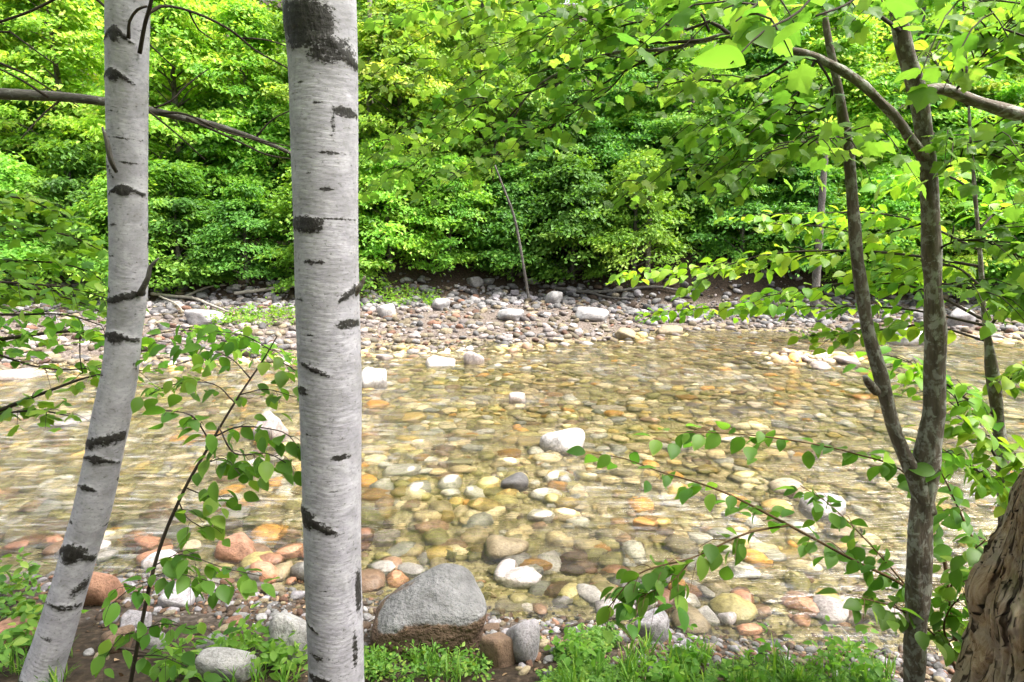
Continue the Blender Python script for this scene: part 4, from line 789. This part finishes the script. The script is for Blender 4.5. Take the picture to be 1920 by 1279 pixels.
for k, q in enumerate(SH):
    tw, lv = MB(), MB(); pp = px(q); add_tube(tw, pp, .03, 6); leafy(lv, pp, .038, .095, TOB, start=.2, droop=.8, tilt=.5, base_r=.3)
    if k not in (4,): side_twigs(tw, lv, pp, 9 if k != 3 else 4, .2, .09, TOB, .042, r=.002, droop=.4, start=.25, base_r=.3, tilt=.5)
    bough(rs_, 'shoot', 'redtwig', 'leaf_near', tw, lv)
# ------------------------------------------------------------------ sapling at lower left
base = P(240, 1279, 2.35); rl = empty('leafy_sapling', (base[0], base[1], tz(base[0], base[1])), 'thin dark stemmed sapling between the two birches', 'sapling')
stem = px([(225, 1400, 2.35, 9), (245, 1279, 2.35, 8), (290, 1060, 2.38, 7), (340, 930, 2.4, 6), (390, 840, 2.43, 5), (440, 755, 2.46, 4), (490, 680, 2.5, 3), (520, 630, 2.52, 2)])
mb = MB(); add_tube(mb, stem, .03, 8); mb.build('stem', M['twig'], rl)
for q in [[(395, 830, 2.43, 3), (360, 780, 2.35, 3), (310, 770, 2.3, 2)], [(400, 820, 2.43, 3), (450, 800, 2.4, 3), (530, 810, 2.35, 2), (560, 840, 2.3, 2)], [(410, 800, 2.43, 3), (440, 850, 2.35, 3), (500, 850, 2.3, 2), (540, 870, 2.3, 2)], [(370, 875, 2.42, 3), (420, 860, 2.35, 2), (450, 890, 2.3, 2)],
          [(350, 915, 2.4, 3), (390, 930, 2.35, 2), (440, 930, 2.3, 2)], [(335, 940, 2.4, 3), (350, 970, 2.35, 2), (380, 990, 2.3, 2)], [(290, 1060, 2.38, 3), (340, 1040, 2.3, 2), (420, 1065, 2.25, 2), (490, 1080, 2.2, 2)], [(285, 1080, 2.38, 3), (330, 1075, 2.3, 2), (430, 1100, 2.2, 2)], [(280, 1090, 2.38, 3), (250, 1100, 2.3, 2), (200, 1140, 2.25, 2)],
          [(265, 1180, 2.36, 3), (310, 1170, 2.3, 2), (360, 1180, 2.25, 2)], [(262, 1190, 2.36, 3), (230, 1190, 2.3, 2), (200, 1230, 2.25, 2)], [(255, 1230, 2.36, 3), (300, 1230, 2.3, 2), (350, 1250, 2.25, 2)],
          [(440, 755, 2.46, 3), (400, 720, 2.5, 2), (330, 720, 2.6, 2), (280, 740, 2.7, 1.5)], [(450, 740, 2.46, 3), (500, 730, 2.5, 2), (555, 745, 2.5, 1.5)], [(470, 710, 2.48, 3), (430, 670, 2.55, 2), (370, 650, 2.7, 1.5), (300, 640, 2.8, 1.5)], [(490, 680, 2.5, 3), (530, 680, 2.5, 2), (560, 700, 2.5, 1.5)], [(505, 655, 2.5, 2), (460, 630, 2.6, 2), (400, 620, 2.7, 1.5), (320, 610, 2.8, 1.5)]]:
    tw, lv = MB(), MB(); pp = px(q); add_tube(tw, pp, .03, 5); leafy(lv, pp, .032, .08, TOB, start=.1, droop=.9, tilt=.5, base_r=.35); side_twigs(tw, lv, pp, 3, .12, .075, TOB, .034, r=.0016, droop=.6, start=.2, base_r=.4, tilt=.5); bough(rl, 'side_shoot', 'twig', 'leaf_near', tw, lv)
# ------------------------------------------------------------------ leafy branches entering from the left edge
base = P(-260, 700, 3.2); rw = empty('young_maple', (base[0], base[1], tz(base[0], base[1])), 'young maple at the left edge reaching leafy branches behind the leaning birch', 'tree')
mb = MB(); add_tube(mb, np.array([[base[0], base[1], tz(base[0], base[1]) - .2, .05], [base[0] + .03, base[1], 1.6, .042], [base[0] - .02, base[1], 3.0, .03], [base[0], base[1], 4.6, .012]]), .05, 12, bd); mb.build('trunk', M['bark'], rw)
for k, q in enumerate([[(-260, 470, 3.2, 12), (-120, 440, 3.2, 8), (20, 430, 3.3, 5), (120, 440, 3.4, 3), (190, 470, 3.5, 2)], [(-260, 540, 3.2, 12), (-100, 500, 3.3, 8), (40, 490, 3.4, 5), (140, 500, 3.5, 3), (200, 530, 3.6, 2)], [(-260, 600, 3.2, 12), (-100, 560, 3.2, 8), (30, 550, 3.3, 5), (130, 560, 3.4, 3), (200, 590, 3.5, 2)],
          [(-260, 660, 3.2, 12), (-60, 645, 3.1, 9), (60, 628, 3.1, 7), (150, 622, 3.15, 5), (250, 640, 3.3, 3)], [(-260, 800, 3.2, 12), (-60, 785, 3.1, 9), (60, 745, 3.1, 7), (140, 715, 3.15, 5), (200, 700, 3.2, 3), (300, 690, 3.3, 2), (420, 660, 3.4, 1.5)], [(-60, 785, 3.1, 5), (60, 770, 3.05, 4), (130, 780, 3.0, 2)],
          [(-260, 420, 3.2, 10), (-100, 380, 3.2, 7), (30, 370, 3.3, 4), (110, 400, 3.4, 2)], [(150, 622, 3.15, 3), (150, 670, 3.1, 2), (155, 700, 3.1, 2)], [(250, 640, 3.3, 3), (330, 620, 3.4, 2), (420, 630, 3.5, 2), (520, 660, 3.6, 1.5)], [(-60, 645, 3.1, 5), (80, 690, 3.1, 3), (190, 690, 3.1, 2)],
          [(-260, 500, 3.2, 10), (-120, 520, 3.0, 7), (20, 530, 2.9, 5), (130, 540, 2.9, 3), (200, 560, 2.9, 2)], [(-260, 620, 3.2, 10), (-120, 590, 3.0, 7), (20, 590, 2.9, 5), (120, 590, 2.9, 3), (190, 610, 2.9, 2)]]):
    tw, lv = MB(), MB(); pp = px(q); add_tube(tw, pp, .05, 6)
    if k in (7,): bough(rw, 'bough', 'twig', 'leaf_mid', tw, lv); continue
    sp = .08 if k in (4, 5, 9) else .045; cnt = 5 if k in (4, 5, 9) else 18
    leafy(lv, pp, sp, .07, TM if k < 7 else TO, start=.35, droop=.45, tilt=.5, base_r=.55); side_twigs(tw, lv, pp, cnt, .32 if cnt > 4 else .2, .07, TM if k < 7 else TO, .04, r=.0022, droop=.3, start=.3, base_r=.55, tilt=.35); bough(rw, 'bough', 'twig', 'leaf_mid', tw, lv)
# thin bare twigs at top left
t = empty('bare_twig', P(-40, 60, 3.6), 'thin dark bare twigs crossing the top left corner', 'branch'); mb = MB()
for q in [[(150, -30, 3.6, 6), (200, 15, 3.6, 5), (260, 65, 3.6, 4), (330, 130, 3.7, 2)], [(-60, 60, 3.6, 6), (-30, 98, 3.6, 6), (0, 118, 3.6, 5), (50, 140, 3.6, 4), (95, 168, 3.65, 3), (150, 200, 3.7, 2)], [(20, 60, 3.6, 4), (60, 90, 3.6, 3), (110, 125, 3.6, 2)], [(-60, 60, 3.6, 5), (20, 60, 3.6, 4)], [(150, -30, 3.6, 5), (60, 20, 3.6, 5), (-60, 60, 3.6, 5)]]: add_tube(mb, px(q), .05, 5)
mb.build('twigs', M['twig'], t)
# ------------------------------------------------------------------ old stump in the lower right corner
def stump():
    base = P(1990, 1279, 2.05); gz = tz(base[0], base[1]); root = empty('tree_stump', (base[0], base[1], gz), 'weathered brown broken tree stump in the lower right corner', 'stump')
    nz1, nz2, nz3 = SNoise(91, 20, 3, 12, 2), SNoise(92, 14, 8, 30, 3), SNoise(93, 20, .5, 2.2, 3); res = {}; KL = [.62]; KP = 4.98
    def disp(PH, LL, RR, bk):
        X = np.stack([np.cos(PH) * .42 + LL * .35, np.sin(PH) * .42], -1); a = nz1(X)
        rid = np.abs(np.sin(PH * 10 + 1.6 * a - LL * 5.0)); cr = np.clip(1 - rid * 2.6, 0, 1) * np.clip(.8 + .5 * np.sin(LL * 9 + PH * 5 + 2 * a), 0, 1); res['m'] = cr
        jag = 0
        kx = (PH - 6.02) * .26 / .05; kl = (LL - KL[0]) / .055; kd = np.sqrt(((PH - KP) * .17 / .034) ** 2 + kl ** 2); kb = np.exp(-kd ** 2 * .9) * (.034 + .009 * np.cos(kd * 9))
        f = nz3(np.stack([np.cos(PH) * 9, np.sin(PH) * 9, LL * 9], -1)); plate = .022 * np.floor(2.6 * (f + 1.2)) / 2.6; res['m'] = np.maximum(cr, .6 * (np.abs(2.6 * (f + 1.2) % 1.0 - .02) < .05))
        return RR * (0.06 * a - 0.20 * cr + .05 * np.abs(np.sin(PH * 11 + 2 * a))) + plate + kb + .005 * nz2(np.stack([np.cos(PH) * 9, np.sin(PH) * 9, LL * 3], -1))
    pts = px([(2014, 1500, 2.05, 430), (2014, 1380, 2.05, 355), (2012, 1279, 2.05, 300), (2004, 1200, 2.05, 262), (1990, 1130, 2.05, 250), (1984, 1060, 2.05, 195), (1976, 1000, 2.05, 140), (1968, 950, 2.05, 105), (1962, 900, 2.05, 60), (1958, 870, 2.05, 18)])
    SS = spline(pts, .008); LS = np.concatenate([[0], np.cumsum(np.linalg.norm(np.diff(SS[:, :3], axis=0), axis=1))]); KL[0] = LS[np.argmin([abs(uv_of(p)[1] - 1108) for p in SS[:, :3]])]
    V, Q, T, bk, D = tube(pts, .008, 200, disp); rr_ = np.linalg.norm(bk[:, :2], axis=1, keepdims=True); bk = np.concatenate([bk[:, :2] / np.maximum(rr_, 1e-5) * .2, bk[:, 2:]], 1); mk = np.concatenate([res['m'].ravel(), [0, 0]])
    mb = MB(); mb.add(V, T=T, Q=Q, bk=bk, mark=mk); mb.build('wood', M['stump'], root)
stump()
# ------------------------------------------------------------------ driftwood and dead wood on the far bank
def onfar(u, v, lift=0.05):
    g = G(u, v); return [g[0], g[1], g[2] + lift]
def wood(name, label, strands, mat, lift=.06):
    p0 = onfar(strands[0][0][0], strands[0][0][1]); t = empty(name, p0, label, 'driftwood')
    mb = MB()
    for k, s in enumerate(strands):
        pts = []
        for u, v, w in s:
            p = onfar(u, v, lift); pts.append([*p, .5 * w * depth(p) / FPX])
        D = add_tube(mb, np.array(pts), .08, 8, lambda PH, LL, RR, bk: RR * .15 * nzb(bk * 6))
    mb.build('wood', mat, t)
wood('driftwood_branch', 'pale bleached forked driftwood branch on the far bank between the birches', [[(285, 562, 6), (330, 566, 6), (365, 570, 6), (400, 585, 5), (440, 600, 3)], [(350, 566, 5), (390, 550, 4), (425, 545, 2)], [(300, 566, 4), (330, 580, 3), (345, 595, 2)]], M['dead'], .16)
wood('driftwood_log', 'slim grey log lying on the far bank just left of the thick birch', [[(440, 560, 7), (490, 553, 7), (560, 545, 6)]], M['dead'], .14)
wood('fallen_branch', 'dark fallen branch under the bushes above the gravel bar right end', [[(1040, 548, 7), (1100, 556, 7), (1160, 553, 6), (1230, 548, 5), (1300, 560, 3)], [(1100, 556, 5), (1140, 566, 4), (1190, 570, 2)]], M['deadbranch'], .14)
for lab, (u0, v0, u1, v1), w in (('thin brown twig lying on the pebbles right of the tall wet rock', (1050, 1190, 1160, 1168), 5), ('grey twig on the ground between the thick birch and largest boulder foot', (700, 1240, 775, 1225), 5), ('dark twig lying across the stones by the sapling foot', (190, 1225, 320, 1248), 6), ('short bleached stick on the shore left of the forked trunk', (1540, 1190, 1640, 1205), 6)):
    wood('fallen_twig', lab, [[(u0, v0, w), ((u0 * 2 + u1) / 3, v0 * .6 + v1 * .4 - 4, w * .9), (u1, v1, w * .4)], [((u0 * 2 + u1) / 3, v0 * .6 + v1 * .4 - 4, w * .5), ((u0 + u1) / 2, (v0 + v1) / 2 + 12, w * .3)]], M['twig'] if 'dark' in lab or 'brown' in lab else M['dead'], .03)
t = empty('dead_pole', P(968, 440, 19.2), 'thin dead leaning pole among the dark bushes above the gravel bar', 'dead tree'); mb = MB(); add_tube(mb, px([(996, 590, 19.7, 6), (985, 520, 19.6, 5.5), (966, 415, 19.3, 5), (945, 355, 19.0, 4), (928, 310, 18.8, 3)]), .1, 7); mb.build('trunk', M['deadbranch'], t)
def snag(u, Y, v0, v1, w, mat, label, lean=6):
    x = P(u, 440, Y)[0]; t = empty('bare_trunk_tree', (x, Y, tz(x, Y)), label, 'tree'); mb = MB()
    add_tube(mb, px([(u - lean * .4, v0 + 60, Y, w * 1.2), (u, v0, Y, w), (u + lean * .5, (v0 + v1) / 2, Y, w * .85), (u + lean, v1, Y, w * .7)]), .1, 9, lambda PH, LL, RR, bk: RR * .08 * nzb(bk * 5)); mb.build('trunk', mat, t)
snag(1528, 17.9, 560, 250, 15, M['deadbranch'], 'grey bare trunk on the far bank left of the forked maple', 22)
snag(1214, 20.0, 540, 300, 11, M['bark'], 'dark slender trunk on the far bank above the tan triangular rocks', 6)
snag(690, 22.0, 520, -60, 12, M['dead'], 'pale slender trunk rising just right of the thick birch', 4)
# ------------------------------------------------------------------ low plants on the near bank
def herbs(name, label, region, n, hgt, size, tpl, mat, seed, nl=9, spread=.06):
    r = np.random.RandomState(seed); mb = MB(); xs, ys = region(r, n); zs = terrain(xs, ys); n = len(xs)
    Pp, Tt, Nn, Rr, Sz = [], [], [], [], []
    for x, y, z in zip(xs, ys, zs):
        h = hgt * r.uniform(.4, 1.2); m = nl; an = r.uniform(0, 6.28, m); f = r.uniform(.2, 1, m); ln = r.normal(0, .25, 2) * h
        o = np.stack([np.cos(an), np.sin(an), 0 * an], -1); Pp.append(np.array([x, y, z]) + np.stack([ln[0] * f, ln[1] * f, h * f], -1) + o * r.uniform(0, spread, (m, 1)))
        Tt.append(o + UPV * r.uniform(-.2, .9, (m, 1))); Nn.append(UPV + .6 * r.randn(m, 3)); Rr.append(np.clip(r.normal(.55, .1) + r.normal(0, .2, m), 0, 1)); Sz.append(size * r.uniform(.5, 1.2, m))
    put_leaves(mb, tpl, np.concatenate(Pp), np.concatenate(Tt), np.concatenate(Nn), np.concatenate(Sz), np.concatenate(Rr), r)
    o = mb.build(name, mat); tag(o, label, 'plants', None, 'stuff')
def reg(uv_list, sd):
    def f(r, n):
        k = r.randint(0, len(uv_list), n); X, Y_ = [], []
        for q in k:
            u, v, su, sv = uv_list[q]; g = G(u + su * r.uniform(-1, 1), min(1300, v + sv * r.uniform(-1, 1))); X.append(g[0]); Y_.append(g[1])
        return np.array(X), np.array(Y_)
    return f
def ferns(name, label, region, n, ln, mat, seed, nf=5, nl=15):
    r = np.random.RandomState(seed); mb = MB(); xs, ys = region(r, n); zs = terrain(xs, ys); A = [[], [], [], [], []]
    for x, y, z in zip(xs, ys, zs):
        hue = r.normal(.5, .15); big = ln * r.uniform(.45, 1.25)
        for f in range(nf):
            an = r.uniform(0, 6.28); o = np.array([math.cos(an), math.sin(an), 0]); sd = np.array([-o[1], o[0], 0]); L = big * r.uniform(.6, 1.1); t = np.linspace(.18, 1, nl); rise = r.uniform(.5, 1.1)
            c = np.array([x, y, z]) + (t * L * .75)[:, None] * o + (rise * L * (t - .55 * t * t))[:, None] * UPV
            for sg in (1, -1):
                A[0].append(c); A[1].append(sg * sd + .45 * o + UPV * r.uniform(-.3, .3) + r.normal(0, .15, (nl, 3))); A[2].append(UPV + .25 * sg * sd + r.normal(0, .3, (nl, 3))); A[3].append(L * .26 * np.sin(PI * (.15 + .8 * t)) ** .8 * r.uniform(.7, 1.2, nl)); A[4].append(np.clip(hue + r.normal(0, .15, nl), 0, 1))
    put_leaves(mb, TS, *[np.concatenate(q) for q in A[:3]], np.concatenate(A[3]), np.concatenate(A[4]), r)
    tag(mb.build(name, mat), label, 'plants', None, 'stuff')
ferns('ground_cover', 'feathery bright green ferny ground cover along the bottom of the near bank', reg([(1090, 1253, 50, 60), (1070, 1290, 50, 30), (1190, 1290, 45, 35), (1290, 1263, 35, 40), (1370, 1290, 45, 25), (1470, 1290, 45, 30), (1600, 1283, 60, 35), (1120, 1203, 30, 25), (1560, 1290, 120, 12)], 1), 150, .12, M['herb'], 5)
herbs('creeping_herbs', 'tiny leafed green herbs creeping between the ferns of the near bank', reg([(1230, 1290, 60, 25), (1500, 1290, 80, 20), (1080, 1268, 50, 50), (1400, 1268, 30, 25)], 11), 120, .06, .028, TO, M['herb'], 12, nl=9, spread=.04)
def grass():
    r = np.random.RandomState(81); mb = MB(); xs, ys = reg([(1120, 1278, 80, 60), (1290, 1278, 40, 50), (1420, 1290, 50, 40), (1600, 1283, 70, 45), (1500, 1290, 40, 30), (820, 1268, 50, 30), (1200, 1258, 25, 35), (480, 1283, 80, 25), (70, 1263, 60, 50)], 12)(r, 150); zs = terrain(xs, ys); A = [[], [], [], [], []]
    for x, y, z in zip(xs, ys, zs):
        m = 9; an = r.uniform(0, 6.28, m); o = np.stack([np.cos(an), np.sin(an), 0 * an], -1); p = np.array([x, y, z - .005]) + o * r.uniform(0, .03, (m, 1)); d = nrm(UPV * 1.0 + o * r.uniform(.1, .9, (m, 1)))
        A[0].append(p); A[1].append(d); A[2].append(o + .3 * r.randn(m, 3)); A[3].append(r.uniform(.05, .17, m)); A[4].append(np.clip(r.normal(.5, .25, m), 0, 1))
    put_leaves(mb, TG, *[np.concatenate(q) for q in A[:3]], np.concatenate(A[3]), np.concatenate(A[4]), r)
    tag(mb.build('grass', M['herb']), 'wispy green grass blades in loose tufts along the near bank', 'grass', None, 'stuff')
grass()
M['litter'] = leaf_mat('dead_leaf', [(0, (0.06, 0.035, 0.02)), (0.5, (0.16, 0.09, 0.05)), (1, (0.32, 0.22, 0.13))], transl=.15)
def litter():
    r = np.random.RandomState(66); n = 1500; x = r.uniform(-3.4, 3.2, n); y = y_near(x) - np.abs(r.normal(0, .7, n)); z = terrain(x, y) + .006; mb = MB(); p = np.stack([x, y, z], -1); k = y > 2.2
    put_leaves(mb, TO, p[k], r.normal(0, 1, (k.sum(), 3)) * [1, 1, .2], UPV + .4 * r.randn(k.sum(), 3), .045 * r.uniform(.5, 1.2, k.sum()), None, r)
    tag(mb.build('leaf_litter', M['litter']), 'brown dead leaves strewn over the near bank', 'dead leaves', None, 'stuff')
litter()
herbs('seedlings', 'taller leafy green seedlings standing among the near bank grass', reg([(1090, 1243, 50, 40), (1250, 1278, 60, 30), (1420, 1283, 80, 30), (1600, 1278, 60, 30)], 14), 46, .2, .055, TOB, M['leaf_near'], 15, nl=9, spread=.06)
herbs('low_herbs', 'small leafy yellow-green herbs below the largest boulder', reg([(760, 1262, 70, 25), (840, 1215, 45, 20), (850, 1250, 60, 25), (740, 1215, 20, 30), (700, 1260, 20, 20)], 2), 190, .09, .03, TO, M['herb'], 6, nl=14)
herbs('corner_plants', 'light green leafy plants in the lower left corner', reg([(30, 1140, 40, 40), (20, 1240, 40, 40), (60, 1190, 30, 40)], 3), 46, .22, .07, TO, M['herb'], 7, nl=9)
herbs('leafy_clump', 'small green leafy plants below the thick birch on its left side', reg([(480, 1235, 50, 30), (520, 1260, 40, 20), (440, 1215, 30, 20), (340, 1262, 40, 20)], 4), 46, .17, .06, TO, M['leaf_near'], 8, nl=9)
herbs('bank_weeds', 'green weeds growing between the stones at the back of the gravel bar', reg([(720, 560, 60, 16), (790, 568, 40, 12), (500, 600, 50, 14), (440, 606, 50, 8)], 5), 80, .3, .11, TS, M['leaf_mid'], 9, nl=22, spread=.2)
# ------------------------------------------------------------------ light
SUN_EL, SUN_AZ = math.radians(63), math.radians(105)    # azimuth clockwise from +Y
w = bpy.data.worlds.new('World'); SC.world = w; w.use_nodes = True; nt = w.node_tree; nt.nodes.clear()
sky = nt.nodes.new('ShaderNodeTexSky'); sky.sky_type = 'NISHITA'; sky.sun_disc = False; sky.sun_elevation = SUN_EL; sky.sun_rotation = SUN_AZ; sky.dust_density = 7.0; sky.air_density = 1.0; sky.ozone_density = 1.0
hs = nt.nodes.new('ShaderNodeHueSaturation'); hs.inputs['Saturation'].default_value = 0.35
bg = nt.nodes.new('ShaderNodeBackground'); bg.inputs[1].default_value = 0.15; wo = nt.nodes.new('ShaderNodeOutputWorld')
nt.links.new(sky.outputs[0], hs.inputs['Color']); nt.links.new(hs.outputs[0], bg.inputs[0]); nt.links.new(bg.outputs[0], wo.inputs[0])
sl = bpy.data.lights.new('sun', 'SUN'); sl.energy = 2.2; sl.angle = math.radians(28); sl.color = (1.0, 0.95, 0.86)
so = bpy.data.objects.new('sun', sl); COL.objects.link(so)
dv = Vector((math.sin(SUN_AZ) * math.cos(SUN_EL), math.cos(SUN_AZ) * math.cos(SUN_EL), math.sin(SUN_EL))); so.rotation_euler = dv.to_track_quat('Z', 'Y').to_euler(); so.location = (0, 0, 30)
vs = SC.view_settings; vs.view_transform = 'Standard'; vs.look = 'None'; vs.exposure = 1.95; vs.gamma = 1.0; vs.use_curve_mapping = False
SC.cycles.use_denoising = True; SC.cycles.max_bounces = 10; SC.cycles.diffuse_bounces = 4; SC.cycles.transparent_max_bounces = 16; SC.cycles.caustics_reflective = False; SC.cycles.caustics_refractive = True; SC.cycles.blur_glossy = 1.0
